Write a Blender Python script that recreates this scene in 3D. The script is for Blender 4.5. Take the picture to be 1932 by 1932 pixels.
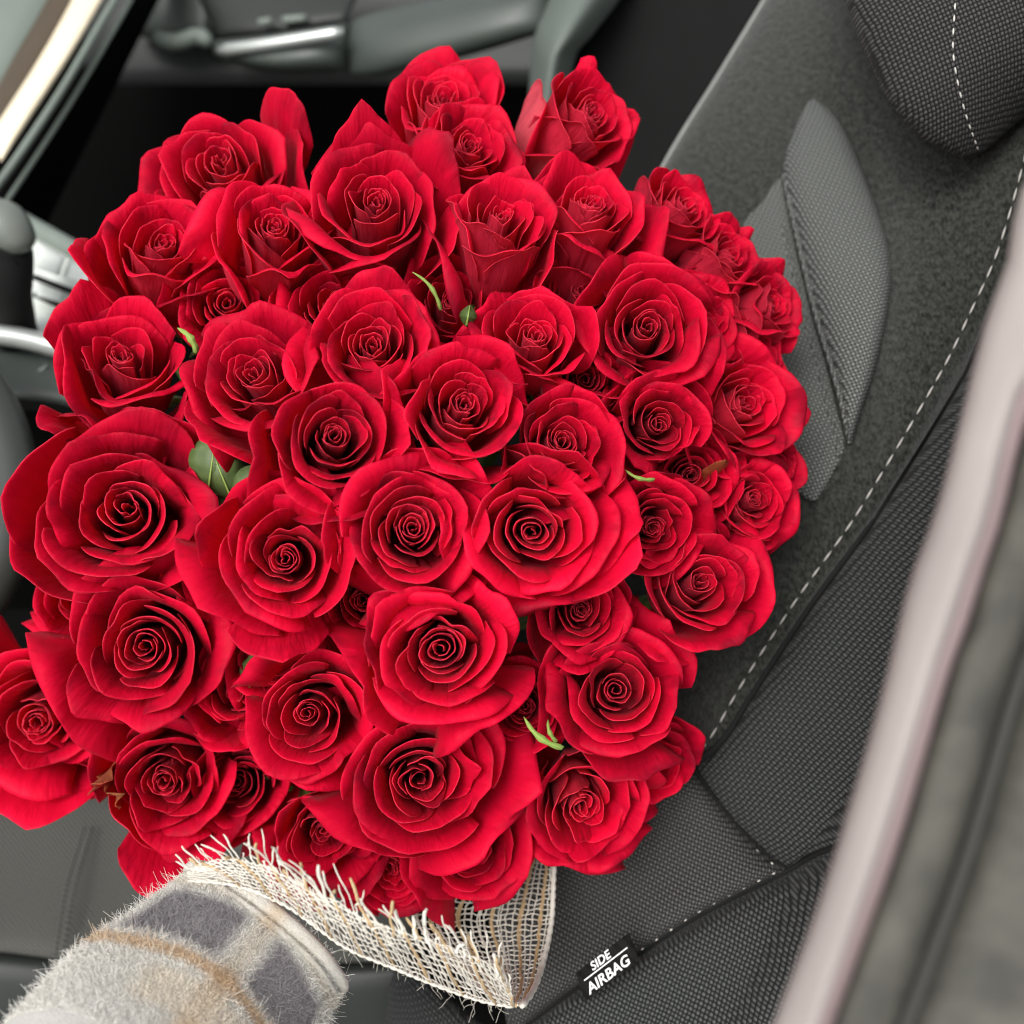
import bpy, math, random
import numpy as np
from mathutils import Vector, Matrix

# ------------------------------------------------------------------ scene, camera, light
for o in list(bpy.data.objects):
    bpy.data.objects.remove(o)
scene = bpy.context.scene
col = scene.collection
rad = math.radians

FOV = 45.0
FPX = 966.0 / math.tan(rad(FOV / 2))
UP = np.array([0.10, 0.72, 0.68]); UP /= np.linalg.norm(UP)        # world up seen from the camera
_y = np.array([0, 0, -1.0]); _y = _y - UP * _y.dot(UP); _y /= np.linalg.norm(_y)
_x = np.cross(_y, UP)
M3 = np.stack([_x, _y, UP])                                        # camera axes -> world
CAM = np.array([0.0, 0.0, 1.35])

cam = bpy.data.cameras.new("camera")
cam_o = bpy.data.objects.new("camera", cam)
col.objects.link(cam_o)
cam_o.matrix_world = Matrix([list(M3[i]) + [CAM[i]] for i in range(3)] + [[0, 0, 0, 1]])
cam.angle = rad(FOV)
cam.clip_start = 0.02
cam.clip_end = 200
cam.dof.use_dof = True
cam.dof.focus_distance = 0.60
cam.dof.aperture_fstop = 6.0
cam.sensor_width = 36
scene.camera = cam_o

world = bpy.data.worlds.new("World")
scene.world = world
world.use_nodes = True
wn, wl = world.node_tree.nodes, world.node_tree.links
bg = wn["Background"]
sky = wn.new("ShaderNodeTexSky")
sky.sky_type = 'NISHITA'
sky.sun_disc = False
SUN_EL, SUN_ROT = rad(50), rad(-150)
sky.sun_elevation = SUN_EL
sky.sun_rotation = SUN_ROT
sky.dust_density = 4.0
sky.air_density = 1.0
hs = wn.new("ShaderNodeHueSaturation")                             # overcast: grey sky
hs.inputs["Saturation"].default_value = 0.15
wl.new(sky.outputs[0], hs.inputs["Color"])
wl.new(hs.outputs[0], bg.inputs["Color"])
bg.inputs["Strength"].default_value = 0.12

sun = bpy.data.lights.new("sun", 'SUN')
sun.energy = 1.2
sun.angle = rad(25)
sun.color = (1.0, 0.97, 0.93)
sun_o = bpy.data.objects.new("sun", sun)
col.objects.link(sun_o)
# Nishita: rotation measured clockwise from +Y
sd = Vector((math.sin(SUN_ROT) * math.cos(SUN_EL), math.cos(SUN_ROT) * math.cos(SUN_EL), math.sin(SUN_EL)))
sun_o.rotation_euler = sd.to_track_quat('Z', 'Y').to_euler()

vs = scene.view_settings
vs.view_transform = 'Standard'
vs.look = 'None'
vs.gamma = 1.0
vs.exposure = 1.0
scene.cycles.use_denoising = True
scene.cycles.filter_width = 1.1
scene.cycles.max_bounces = 10
scene.cycles.diffuse_bounces = 7
scene.cycles.transparent_max_bounces = 8

rng = np.random.default_rng(7)
random.seed(7)

# ------------------------------------------------------------------ helpers
def W(p):
    """camera-frame metres -> world"""
    p = np.asarray(p, float)
    return p @ M3.T + CAM

def P(x, y, d):
    """point seen at photo position x, y (1932 px frame) at depth d, in camera-frame metres"""
    x, y, d = np.asarray(x, float), np.asarray(y, float), np.asarray(d, float)
    return np.stack([(x - 966) / FPX * d, (966 - y) / FPX * d, -d], -1)

def tag(o, label=None, cat=None, group=None, kind=None):
    if label: o["label"] = label
    if cat: o["category"] = cat
    if group: o["group"] = group
    if kind: o["kind"] = kind
    return o

def empty(name, loc, label, cat, group=None, rot=None):
    o = bpy.data.objects.new(name, None)
    o.empty_display_size = 0.02
    col.objects.link(o)
    if rot is None:
        o.matrix_world = Matrix.Translation(Vector(loc))
    else:
        o.matrix_world = Matrix.Translation(Vector(loc)) @ rot.to_4x4()
    return tag(o, label, cat, group)

def mesh_obj(name, verts, faces, mat, parent=None, uv=None, smooth=True, attrs=None):
    """faces: (n,4) or (n,3) int array or list; verts in the parent's space (world when no parent)"""
    me = bpy.data.meshes.new(name)
    verts = np.asarray(verts, np.float32)
    if isinstance(faces, np.ndarray):
        n, k = faces.shape
        me.vertices.add(len(verts)); me.vertices.foreach_set("co", verts.ravel())
        me.loops.add(n * k); me.loops.foreach_set("vertex_index", faces.astype(np.int32).ravel())
        me.polygons.add(n)
        me.polygons.foreach_set("loop_start", np.arange(0, n * k, k, dtype=np.int32))
        me.update(calc_edges=True)
    else:
        me.from_pydata(verts.tolist(), [], faces)
        me.update()
    if smooth:
        me.polygons.foreach_set("use_smooth", np.ones(len(me.polygons), bool))
    if uv is not None:
        l = me.uv_layers.new(name="UVMap")
        vi = np.empty(len(me.loops), np.int32); me.loops.foreach_get("vertex_index", vi)
        l.data.foreach_set("uv", np.asarray(uv, np.float32)[vi].ravel())
    if attrs:
        for an, av in attrs.items():
            av = np.asarray(av, np.float32)
            if av.ndim == 1:
                a = me.attributes.new(an, 'FLOAT', 'POINT'); a.data.foreach_set("value", av)
            else:
                a = me.attributes.new(an, 'FLOAT_COLOR', 'POINT')
                a.data.foreach_set("color", np.concatenate([av, np.ones((len(av), 1), np.float32)], 1).ravel())
    me.materials.append(mat)
    o = bpy.data.objects.new(name, me)
    col.objects.link(o)
    if parent is not None:
        o.parent = parent
    return o

def to_local(root, wpts):
    mi = np.array(root.matrix_world.inverted())
    return np.asarray(wpts) @ mi[:3, :3].T + mi[:3, 3]

def curve_pts(pts, n):
    """Catmull-Rom through pts, n samples evenly spaced by length"""
    pts = np.asarray(pts, float)
    if len(pts) == 2:
        t = np.linspace(0, 1, n)[:, None]
        return pts[0] * (1 - t) + pts[1] * t
    q = np.vstack([2 * pts[0] - pts[1], pts, 2 * pts[-1] - pts[-2]])
    out = []
    for i in range(1, len(q) - 2):
        t = np.linspace(0, 1, 24, endpoint=False)[:, None]
        a, b, c, d = q[i - 1], q[i], q[i + 1], q[i + 2]
        out.append(0.5 * ((2 * b) + (c - a) * t + (2 * a - 5 * b + 4 * c - d) * t ** 2 + (3 * b - a - 3 * c + d) * t ** 3))
    out = np.vstack(out + [pts[-1:]])
    s = np.r_[0, np.cumsum(np.linalg.norm(np.diff(out[:, :2], axis=0), axis=1))]
    si = np.linspace(0, s[-1], n)
    return np.stack([np.interp(si, s, out[:, k]) for k in range(out.shape[1])], -1)

def grid_faces(nr, nc, off=0):
    i, j = np.meshgrid(np.arange(nr - 1), np.arange(nc - 1), indexing='ij')
    a = (i * nc + j).ravel() + off
    return np.stack([a, a + 1, a + nc + 1, a + nc], -1)

def border_loop(nr, nc):
    top = [(0, j) for j in range(nc)]
    right = [(i, nc - 1) for i in range(1, nr)]
    bot = [(nr - 1, j) for j in range(nc - 2, -1, -1)]
    left = [(i, 0) for i in range(nr - 2, 0, -1)]
    return np.array([a * nc + b for a, b in top + right + bot + left])

def slab(front, back):
    """closed shell from two (nr,nc,3) grids"""
    nr, nc, _ = front.shape
    n = nr * nc
    v = np.vstack([front.reshape(-1, 3), back.reshape(-1, 3)])
    f1 = grid_faces(nr, nc)
    f2 = grid_faces(nr, nc, n)[:, ::-1]
    b = border_loop(nr, nc)
    bn = np.roll(b, -1)
    f3 = np.stack([b, b + n, bn + n, bn], -1)
    return v, np.vstack([f1, f2, f3])

def grid_normals(g):
    du = np.gradient(g, axis=1); dv = np.gradient(g, axis=0)
    n = np.cross(du, dv)
    return n / np.maximum(np.linalg.norm(n, axis=-1, keepdims=True), 1e-9)

GRIDS = {}
def surf_depth(name, x, y):
    """depth of an already built panel under photo position x, y"""
    q = GRIDS[name]
    w_ = (q[:, 0] - x) ** 2 + (q[:, 1] - y) ** 2
    k = np.argsort(w_)[:6]
    ww = 1 / (w_[k] + 1)
    return float((q[k, 2] * ww).sum() / ww.sum())
def on(name, pts, lift):
    return [(p[0], p[1], surf_depth(name, p[0], p[1]) - (lift[i] if isinstance(lift, (list, tuple)) else lift)) for i, p in enumerate(pts)]

def panel(name, top, bottom, left, right, mat, parent, pillow=0.012, thick=0.03, nr=36, nc=36, edge=5.0, uvrot=0.0, bump=None):
    """padded panel spanned between four boundary curves given as (x, y, depth)"""
    T, B = curve_pts(top, nc), curve_pts(bottom, nc)
    L, R = curve_pts(left, nr), curve_pts(right, nr)
    u = np.linspace(0, 1, nc)[None, :, None]; v = np.linspace(0, 1, nr)[:, None, None]
    g = (1 - v) * T[None] + v * B[None] + (1 - u) * L[:, None] + u * R[:, None] - (
        (1 - u) * (1 - v) * T[0] + u * (1 - v) * T[-1] + (1 - u) * v * B[0] + u * v * B[-1])
    uu, vv = u[..., 0] * 2 - 1, v[..., 0] * 2 - 1
    pil = (1 - np.abs(uu) ** edge) ** 0.6 * (1 - np.abs(vv) ** edge) ** 0.6
    d = g[..., 2] - pillow * pil
    if bump is not None:
        d = d + bump(g[..., 0], g[..., 1])
    front = P(g[..., 0], g[..., 1], d)
    GRIDS[name] = np.stack([g[..., 0], g[..., 1], d], -1).reshape(-1, 3)
    back = P(g[..., 0], g[..., 1], g[..., 2] + thick)
    vv_, f = slab(front, back)
    w = W(vv_)
    uv = vv_[:, :2] @ np.array([[math.cos(uvrot), math.sin(uvrot)], [-math.sin(uvrot), math.cos(uvrot)]]).T
    # make outward normals face the camera
    f = f[:, ::-1]
    if parent is not None:
        w = to_local(parent, w)
    return mesh_obj(name, w, f, mat, parent, uv=uv)

def tube(path, r, nseg=8, closed_ends=True):
    """tube round a path (n,3); r scalar or (n,)"""
    path = np.asarray(path, float); n = len(path)
    r = np.broadcast_to(np.asarray(r, float), (n,))
    t = np.gradient(path, axis=0); t /= np.maximum(np.linalg.norm(t, axis=1, keepdims=True), 1e-9)
    ref = np.array([0.31, 0.17, 0.93])
    nrm = np.cross(t, ref); nrm /= np.maximum(np.linalg.norm(nrm, axis=1, keepdims=True), 1e-9)
    bi = np.cross(t, nrm)
    a = np.linspace(0, 2 * math.pi, nseg, endpoint=False)
    v = path[:, None] + r[:, None, None] * (np.cos(a)[None, :, None] * nrm[:, None] + np.sin(a)[None, :, None] * bi[:, None])
    v = v.reshape(-1, 3)
    i, j = np.meshgrid(np.arange(n - 1), np.arange(nseg), indexing='ij')
    a0 = (i * nseg + j).ravel(); a1 = (i * nseg + (j + 1) % nseg).ravel()
    f = np.stack([a0, a1, a1 + nseg, a0 + nseg], -1)
    if closed_ends:
        c0, c1 = len(v), len(v) + 1
        v = np.vstack([v, path[0], path[-1]])
        j = np.arange(nseg); jn = (j + 1) % nseg
        e0 = np.stack([np.full(nseg, c0), jn, j, j], -1)
        o = (n - 1) * nseg
        e1 = np.stack([np.full(nseg, c1), o + j, o + jn, o + jn], -1)
        f = [list(q) for q in f] + [[q[0], q[1], q[2]] for q in e0.tolist()] + [[q[0], q[1], q[2]] for q in e1.tolist()]
    return v, f

def join(parts):
    vs_, fs_, off = [], [], 0
    for v, f in parts:
        vs_.append(v)
        fs_ += [[k + off for k in q] for q in (f.tolist() if isinstance(f, np.ndarray) else f)]
        off += len(v)
    return np.vstack(vs_), fs_

def lsmooth(x, a, b):
    t = np.clip((x - a) / (b - a), 0, 1)
    return t * t * (3 - 2 * t)

# ------------------------------------------------------------------ materials
def new_mat(name):
    m = bpy.data.materials.new(name)
    m.use_nodes = True
    nt = m.node_tree
    return m, nt.nodes, nt.links, nt.nodes["Principled BSDF"]

def math_node(n, l, op, a, b=None):
    q = n.new("ShaderNodeMath"); q.operation = op
    for k, s in enumerate((a, b)):
        if s is None: continue
        if isinstance(s, (int, float)): q.inputs[k].default_value = s
        else: l.new(s, q.inputs[k])
    return q.outputs[0]

def mix_col(n, l, fac, a, b, mode='MIX'):
    q = n.new("ShaderNodeMix"); q.data_type = 'RGBA'; q.blend_type = mode
    for idx, s in ((0, fac), (6, a), (7, b)):
        if isinstance(s, (int, float)): q.inputs[idx].default_value = s
        elif isinstance(s, tuple): q.inputs[idx].default_value = (*s, 1)
        else: l.new(s, q.inputs[idx])
    return q.outputs[2]

def noise(n, l, vec, scale, detail=3.0, rough=0.55):
    q = n.new("ShaderNodeTexNoise")
    q.inputs["Scale"].default_value = scale
    q.inputs["Detail"].default_value = detail
    q.inputs["Roughness"].default_value = rough
    if vec is not None: l.new(vec, q.inputs["Vector"])
    return q.outputs["Fac"]

def ramp(n, l, fac, stops):
    q = n.new("ShaderNodeValToRGB")
    l.new(fac, q.inputs[0])
    e = q.color_ramp.elements
    while len(e) < len(stops): e.new(0.5)
    for k, (p, c) in enumerate(stops):
        e[k].position = p
        e[k].color = (*c, 1) if isinstance(c, tuple) else (c, c, c, 1)
    return q.outputs["Color"]

def bump_node(n, l, h, strength, dist):
    q = n.new("ShaderNodeBump")
    q.inputs["Strength"].default_value = strength
    q.inputs["Distance"].default_value = dist
    l.new(h, q.inputs["Height"])
    return q.outputs["Normal"]

def plain_mat(name, colr, rough=0.6, spec=0.3, grain=0.0, grain_scale=900, metallic=0.0):
    m, n, l, b = new_mat(name)
    tc = n.new("ShaderNodeTexCoord")
    f = noise(n, l, tc.outputs["Object"], 14, 3)
    c = mix_col(n, l, f, tuple(x * 0.82 for x in colr), tuple(min(1, x * 1.15) for x in colr))
    l.new(c, b.inputs["Base Color"])
    b.inputs["Roughness"].default_value = rough
    b.inputs["Specular IOR Level"].default_value = spec
    b.inputs["Metallic"].default_value = metallic
    if grain:
        l.new(bump_node(n, l, noise(n, l, tc.outputs["Object"], grain_scale, 2), grain, 0.0006), b.inputs["Normal"])
    return m

def weave_mat(name, dark, light, pitch, aspect=1.0, twill=False, fuzz=0.25, rough=0.75, bstr=0.6):
    """woven cloth: floats over dark gaps, pitch in metres"""
    m, n, l, b = new_mat(name)
    uvn = n.new("ShaderNodeUVMap")
    wob = n.new("ShaderNodeTexNoise"); wob.inputs["Scale"].default_value = 60; wob.inputs["Detail"].default_value = 2
    l.new(uvn.outputs[0], wob.inputs["Vector"])
    va = n.new("ShaderNodeVectorMath"); va.operation = 'MULTIPLY_ADD'
    l.new(wob.outputs["Color"], va.inputs[0]); va.inputs[1].default_value = (pitch * .55,) * 3
    l.new(uvn.outputs[0], va.inputs[2])
    sx = n.new("ShaderNodeSeparateXYZ"); l.new(va.outputs[0], sx.inputs[0])
    k = 2 * math.pi / pitch
    x = math_node(n, l, 'MULTIPLY', sx.outputs[0], k)
    y = math_node(n, l, 'MULTIPLY', sx.outputs[1], k * aspect)
    if twill:
        h = math_node(n, l, 'ADD', math_node(n, l, 'MULTIPLY', math_node(n, l, 'SINE', math_node(n, l, 'ADD', x, y)), 0.4),
                      math_node(n, l, 'MULTIPLY', math_node(n, l, 'SINE', math_node(n, l, 'SUBTRACT', x, math_node(n, l, 'MULTIPLY', y, 3.0))), 0.12))
    else:
        # brick-like rows of short floats, every other row shifted by half
        yr = math_node(n, l, 'MULTIPLY', y, 0.5)
        row = math_node(n, l, 'MULTIPLY', math_node(n, l, 'SINE', yr), math_node(n, l, 'SINE', x))
        h = math_node(n, l, 'ADD', math_node(n, l, 'MULTIPLY', math_node(n, l, 'ABSOLUTE', row), 0.8), math_node(n, l, 'MULTIPLY', row, 0.2))
        h = math_node(n, l, 'SUBTRACT', h, 0.25)
    h01 = math_node(n, l, 'ADD', h, 0.5)
    nf = noise(n, l, uvn.outputs[0], 2600, 3, 0.7)
    hn = math_node(n, l, 'ADD', h01, math_node(n, l, 'MULTIPLY', math_node(n, l, 'SUBTRACT', nf, 0.5), fuzz * 1.6))
    big = noise(n, l, uvn.outputs[0], 18, 4, 0.6)
    c = ramp(n, l, hn, [(0.40, dark), (0.64, tuple((a * .5 + c_ * .5) for a, c_ in zip(dark, light))), (1.0, light)])
    c = mix_col(n, l, math_node(n, l, 'MULTIPLY', big, 0.2), c, tuple(x_ * 0.55 for x_ in light), 'MIX')
    l.new(c, b.inputs["Base Color"])
    b.inputs["Roughness"].default_value = rough
    b.inputs["Specular IOR Level"].default_value = 0.12
    b.inputs["Sheen Weight"].default_value = 0.04
    l.new(bump_node(n, l, hn, bstr, pitch * 0.35), b.inputs["Normal"])
    return m

def suede_mat(name, a, b_, scale=700):
    m, n, l, b = new_mat(name)
    uvn = n.new("ShaderNodeUVMap")
    mp = n.new("ShaderNodeMapping"); mp.inputs["Scale"].default_value = (1, 0.45, 1); mp.inputs["Rotation"].default_value = (0, 0, 0.9)
    l.new(uvn.outputs[0], mp.inputs[0])
    f1 = noise(n, l, mp.outputs[0], scale, 5, 0.75)
    f2 = noise(n, l, uvn.outputs[0], 260, 4, 0.6)
    f3 = noise(n, l, uvn.outputs[0], 2300, 2, 0.6)
    s = math_node(n, l, 'ADD', math_node(n, l, 'MULTIPLY', f1, 0.6), math_node(n, l, 'ADD', math_node(n, l, 'MULTIPLY', f2, 0.3), math_node(n, l, 'MULTIPLY', f3, 0.3)))
    c = ramp(n, l, s, [(0.53, a), (0.69, b_)])
    l.new(c, b.inputs["Base Color"])
    b.inputs["Roughness"].default_value = 0.9
    b.inputs["Specular IOR Level"].default_value = 0.15
    b.inputs["Sheen Weight"].default_value = 0.35
    b.inputs["Sheen Roughness"].default_value = 0.4
    l.new(bump_node(n, l, s, 0.8, 0.0018), b.inputs["Normal"])
    return m

def petal_mat(name="rose_petal", back=((0.55, 0.012, 0.044), (0.70, 0.040, 0.090)), bruise=(0.22, 0.003, 0.018), lo=0.50, hi=0.67, tip0=0.62):
    m, n, l, b = new_mat(name)
    uvn = n.new("ShaderNodeUVMap")
    att = n.new("ShaderNodeAttribute"); att.attribute_name = "side"
    side = att.outputs["Fac"]
    oi = n.new("ShaderNodeObjectInfo")
    sx = n.new("ShaderNodeSeparateXYZ"); l.new(uvn.outputs[0], sx.inputs[0])
    # fine veins running along the petal
    mp = n.new("ShaderNodeMapping"); mp.inputs["Scale"].default_value = (16, 2.2, 1)
    l.new(uvn.outputs[0], mp.inputs[0])
    cmb = n.new("ShaderNodeVectorMath"); cmb.operation = 'ADD'
    l.new(mp.outputs[0], cmb.inputs[0])
    rv = n.new("ShaderNodeCombineXYZ"); l.new(math_node(n, l, 'MULTIPLY', oi.outputs["Random"], 53.0), rv.inputs[0]); l.new(math_node(n, l, 'MULTIPLY', oi.outputs["Random"], 17.0), rv.inputs[2])
    l.new(rv.outputs[0], cmb.inputs[1])
    veins = noise(n, l, cmb.outputs[0], 1.0, 4, 0.65)
    cmb2 = n.new("ShaderNodeVectorMath"); cmb2.operation = 'ADD'
    l.new(uvn.outputs[0], cmb2.inputs[0]); l.new(rv.outputs[0], cmb2.inputs[1])
    blot = noise(n, l, cmb2.outputs[0], 1.6, 4, 0.6)
    inner = mix_col(n, l, veins, (0.64, 0.0014, 0.030), (0.88, 0.0042, 0.054))
    outer = mix_col(n, l, veins, *back)
    c = mix_col(n, l, ramp(n, l, side, [(0.85, 0.0), (1.0, 1.0)]), inner, outer)
    rim_light = ramp(n, l, side, [(0.04, 0.0), (0.3, 1.0), (0.75, 1.0), (0.96, 0.0)])
    c = mix_col(n, l, math_node(n, l, 'MULTIPLY', rim_light, 0.95), c, (0.82, 0.060, 0.105))  # light caught along the petal edge, put into the colour as a paler rim
    # deeper wine-coloured blotches near some petal tips, as bruised rose petals have
    tip = ramp(n, l, sx.outputs[1], [(tip0, 0.0), (min(1.0, tip0 + .38), 1.0)])
    bl = ramp(n, l, blot, [(lo, 0.0), (hi, 0.85)])
    c = mix_col(n, l, math_node(n, l, 'MULTIPLY', tip, bl), c, bruise)
    hsv = n.new("ShaderNodeHueSaturation")
    l.new(c, hsv.inputs["Color"])
    l.new(math_node(n, l, 'MULTIPLY', oi.outputs["Color"], math_node(n, l, 'ADD', math_node(n, l, 'MULTIPLY', oi.outputs["Random"], 0.22), 0.88)), hsv.inputs["Value"])
    c = hsv.outputs[0]
    l.new(c, b.inputs["Base Color"])
    b.inputs["Roughness"].default_value = 0.6
    b.inputs["Specular IOR Level"].default_value = 0.16
    b.inputs["Sheen Weight"].default_value = 0.06
    b.inputs["Sheen Roughness"].default_value = 0.35
    b.inputs["Sheen Tint"].default_value = (1.0, 0.35, 0.45, 1)
    mpw = n.new("ShaderNodeMapping"); mpw.inputs["Scale"].default_value = (5, 1.6, 1)
    l.new(cmb2.outputs[0], mpw.inputs[0])
    wr = noise(n, l, mpw.outputs[0], 1.0, 3, 0.55)
    hh = math_node(n, l, 'ADD', math_node(n, l, 'MULTIPLY', veins, 0.55), math_node(n, l, 'MULTIPLY', wr, 2.2))
    l.new(bump_node(n, l, hh, 0.85, 0.0017), b.inputs["Normal"])
    tr = n.new("ShaderNodeBsdfTranslucent")
    l.new(mix_col(n, l, 0.5, c, (0.95, 0.002, 0.03)), tr.inputs[0])
    mx = n.new("ShaderNodeMixShader"); mx.inputs[0].default_value = 0.44
    l.new(b.outputs[0], mx.inputs[1]); l.new(tr.outputs[0], mx.inputs[2])
    l.new(mx.outputs[0], n["Material Output"].inputs[0])
    return m

def leaf_mat():
    m, n, l, b = new_mat("rose_leaf")
    tc = n.new("ShaderNodeTexCoord")
    f = noise(n, l, tc.outputs["Object"], 160, 4)
    l.new(mix_col(n, l, f, (0.035, 0.07, 0.015), (0.13, 0.19, 0.06)), b.inputs["Base Color"])
    b.inputs["Roughness"].default_value = 0.5
    tr = n.new("ShaderNodeBsdfTranslucent"); tr.inputs[0].default_value = (0.16, 0.25, 0.05, 1)
    mx = n.new("ShaderNodeMixShader"); mx.inputs[0].default_value = 0.25
    l.new(b.outputs[0], mx.inputs[1]); l.new(tr.outputs[0], mx.inputs[2])
    l.new(mx.outputs[0], n["Material Output"].inputs[0])
    return m

def thread_mat(name, a, b_):
    m, n, l, b = new_mat(name)
    tc = n.new("ShaderNodeTexCoord")
    f = noise(n, l, tc.outputs["Object"], 1500, 3)
    l.new(mix_col(n, l, f, a, b_), b.inputs["Base Color"])
    b.inputs["Roughness"].default_value = 0.85
    l.new(bump_node(n, l, f, 0.6, 0.0006), b.inputs["Normal"])
    return m

def wool_mat(name):
    m, n, l, b = new_mat(name)
    att = n.new("ShaderNodeAttribute"); att.attribute_name = "plaid"
    tc = n.new("ShaderNodeTexCoord")
    f = noise(n, l, tc.outputs["Object"], 1200, 4, 0.7)
    c = mix_col(n, l, ramp(n, l, f, [(0.3, 0.0), (0.7, 1.0)]), att.outputs["Color"], (0.95, 0.94, 0.92), 'SOFT_LIGHT')
    l.new(c, b.inputs["Base Color"])
    b.inputs["Roughness"].default_value = 0.95
    b.inputs["Specular IOR Level"].default_value = 0.1
    b.inputs["Sheen Weight"].default_value = 0.3
    l.new(bump_node(n, l, f, 0.9, 0.002), b.inputs["Normal"])
    return m

PETAL = petal_mat()
PETAL_PALE = petal_mat("pale_sheen_petal", ((0.70, 0.075, 0.11), (0.80, 0.14, 0.19)))  # paler petal backs, with their sheen put into the colour too
PETAL_BROWN = petal_mat("withered_petal", ((0.40, 0.05, 0.03), (0.55, 0.16, 0.07)), (0.34, 0.13, 0.045), 0.30, 0.48, 0.45)
LEAF = leaf_mat()
SEPAL = plain_mat("rose_calyx", (0.16, 0.26, 0.05), 0.5)
SEPAL_L = plain_mat("fresh_sepal", (0.22, 0.32, 0.07), 0.5)
STEM = plain_mat("rose_stem", (0.10, 0.17, 0.04), 0.5)
WHITE_T = thread_mat("white_thread", (0.495, 0.459, 0.387), (0.72, 0.693, 0.621))
TAN_T = thread_mat("tan_jute", (0.33, 0.22, 0.11), (0.55, 0.40, 0.22))
WOOL = wool_mat("plaid_wool")
SUEDE = suede_mat("grey_suede", (0.0033, 0.00396, 0.003168), (0.04488, 0.04752, 0.0396))
WEAVE_BOL = weave_mat("black_woven_cloth", (0.00312, 0.00351, 0.00351), (0.0819, 0.08658, 0.08424), 0.0038, 1.6)
WEAVE_FINE = weave_mat("fine_woven_cloth", (0.00432, 0.00432, 0.00432), (0.108, 0.1051, 0.1008), 0.0034, 1.6)
WEAVE_WING = weave_mat("ribbed_insert_cloth", (0.007, 0.007, 0.007), (0.231, 0.2415, 0.2275), 0.0036, 1.8)
WEAVE_HEAD = weave_mat("headrest_cloth", (0.0036, 0.00324, 0.0036), (0.072, 0.06912, 0.06768), 0.0037, 1.6)
TWILL = weave_mat("twill_cushion_cloth", (0.0252, 0.0252, 0.02232), (0.1224, 0.1224, 0.1094), 0.0034, 1.0, twill=True, bstr=0.4)
STITCH = plain_mat("white_stitch_thread", (0.522, 0.504, 0.468), 0.7)
EDGE_HIGHLIGHT = plain_mat("edge_highlight_grey", (0.21, 0.217, 0.203), 0.7)
SEAM = plain_mat("black_seam", (0.006, 0.006, 0.006), 0.9)
PLASTIC = plain_mat("dark_green_grey_plastic", (0.045, 0.054, 0.0477), 0.45, 0.4, 0.15, 1200)
PLASTIC_D = plain_mat("charcoal_plastic", (0.0144, 0.0168, 0.0152), 0.5, 0.35, 0.15, 1200)
PLASTIC_L = plain_mat("soft_grey_dash_plastic", (0.1392, 0.1653, 0.1436), 0.5, 0.4)
BOLSTER_P = plain_mat("grey_green_vinyl", (0.099, 0.117, 0.1035), 0.5, 0.4)
KNOB = plain_mat("gear_knob_grey", (0.1479, 0.1653, 0.1436), 0.35, 0.5)
GLOSS_CREAM = plain_mat("cream_gloss_highlight", (0.68, 0.595, 0.442), 0.4, 0.4)
BROWN = plain_mat("brown_trim", (0.06, 0.045, 0.03), 0.5)
SILVER = plain_mat("satin_silver_trim", (0.55, 0.58, 0.55), 0.35, 0.5, metallic=0.7)
CARPET = plain_mat("black_carpet", (0.0016, 0.0016, 0.0015), 0.95, 0.05)
SEATBLACK = plain_mat("black_seat_cloth", (0.008, 0.008, 0.008), 0.9, 0.1)
LEATHER = plain_mat("dark_leather", (0.036, 0.04, 0.036), 0.45, 0.4, 0.25, 700)
PINKPAINT = plain_mat("pale_pink_car_paint", (0.266, 0.2356, 0.2204), 0.65, 0.3)
MAUVE = plain_mat("mauve_paint_return", (0.24, 0.176, 0.176), 0.35, 0.5)
RUBBER, _n1, _l1, _b1 = new_mat("weathered_grey_seal")
_t1 = _n1.new("ShaderNodeTexCoord")
_l1.new(ramp(_n1, _l1, noise(_n1, _l1, _t1.outputs["Object"], 55, 4, 0.6), [(.35, (.032, .030, .025)), (.62, (.062, .059, .047)), (.8, (.08, .076, .061))]), _b1.inputs["Base Color"])
_b1.inputs["Roughness"].default_value = .75
RUBBER_D = plain_mat("dark_rubber_lip", (0.035, 0.033, 0.03), 0.7, 0.3)
LIGHTGREY = plain_mat("light_grey_button", (0.648, 0.684, 0.639), 0.3, 0.5)
TAGBLACK = weave_mat("black_label_ribbon", (0.002, 0.002, 0.002), (0.014, 0.013, 0.012), 0.0009, 0.15)
TAGWHITE = plain_mat("white_label_print", (0.80, 0.80, 0.78), 0.7)

# ------------------------------------------------------------------ car interior (the setting)
def sheet(name, pts, mat, parent, thick=0.02, **k):
    """pts: four corners (x,y,d): top-left, top-right, bottom-right, bottom-left"""
    a, b, c, d = pts
    return panel(name, [a, b], [d, c], [a, d], [b, c], mat, parent, thick=thick, **k)

floor = sheet("car_floor", [(-700, -700, 1.75), (2600, -700, 1.75), (2600, 2600, 1.30), (-700, 2600, 1.30)], CARPET, None, pillow=0, nr=4, nc=4)
tag(floor, kind="structure")

gm, gn_, gl_, gb_ = new_mat("asphalt")
_tc = gn_.new("ShaderNodeTexCoord")
gl_.new(ramp(gn_, gl_, noise(gn_, gl_, _tc.outputs["Object"], 40, 5), [(.3, (.10, .10, .098)), (.7, (.22, .215, .205))]), gb_.inputs["Base Color"])
gb_.inputs["Roughness"].default_value = .95
gr_ = mesh_obj("ground", np.array([[-60, -60, -.42], [60, -60, -.42], [60, 60, -.42], [-60, 60, -.42]]), np.array([[0, 1, 2, 3]]), gm)
tag(gr_, kind="structure")

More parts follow.
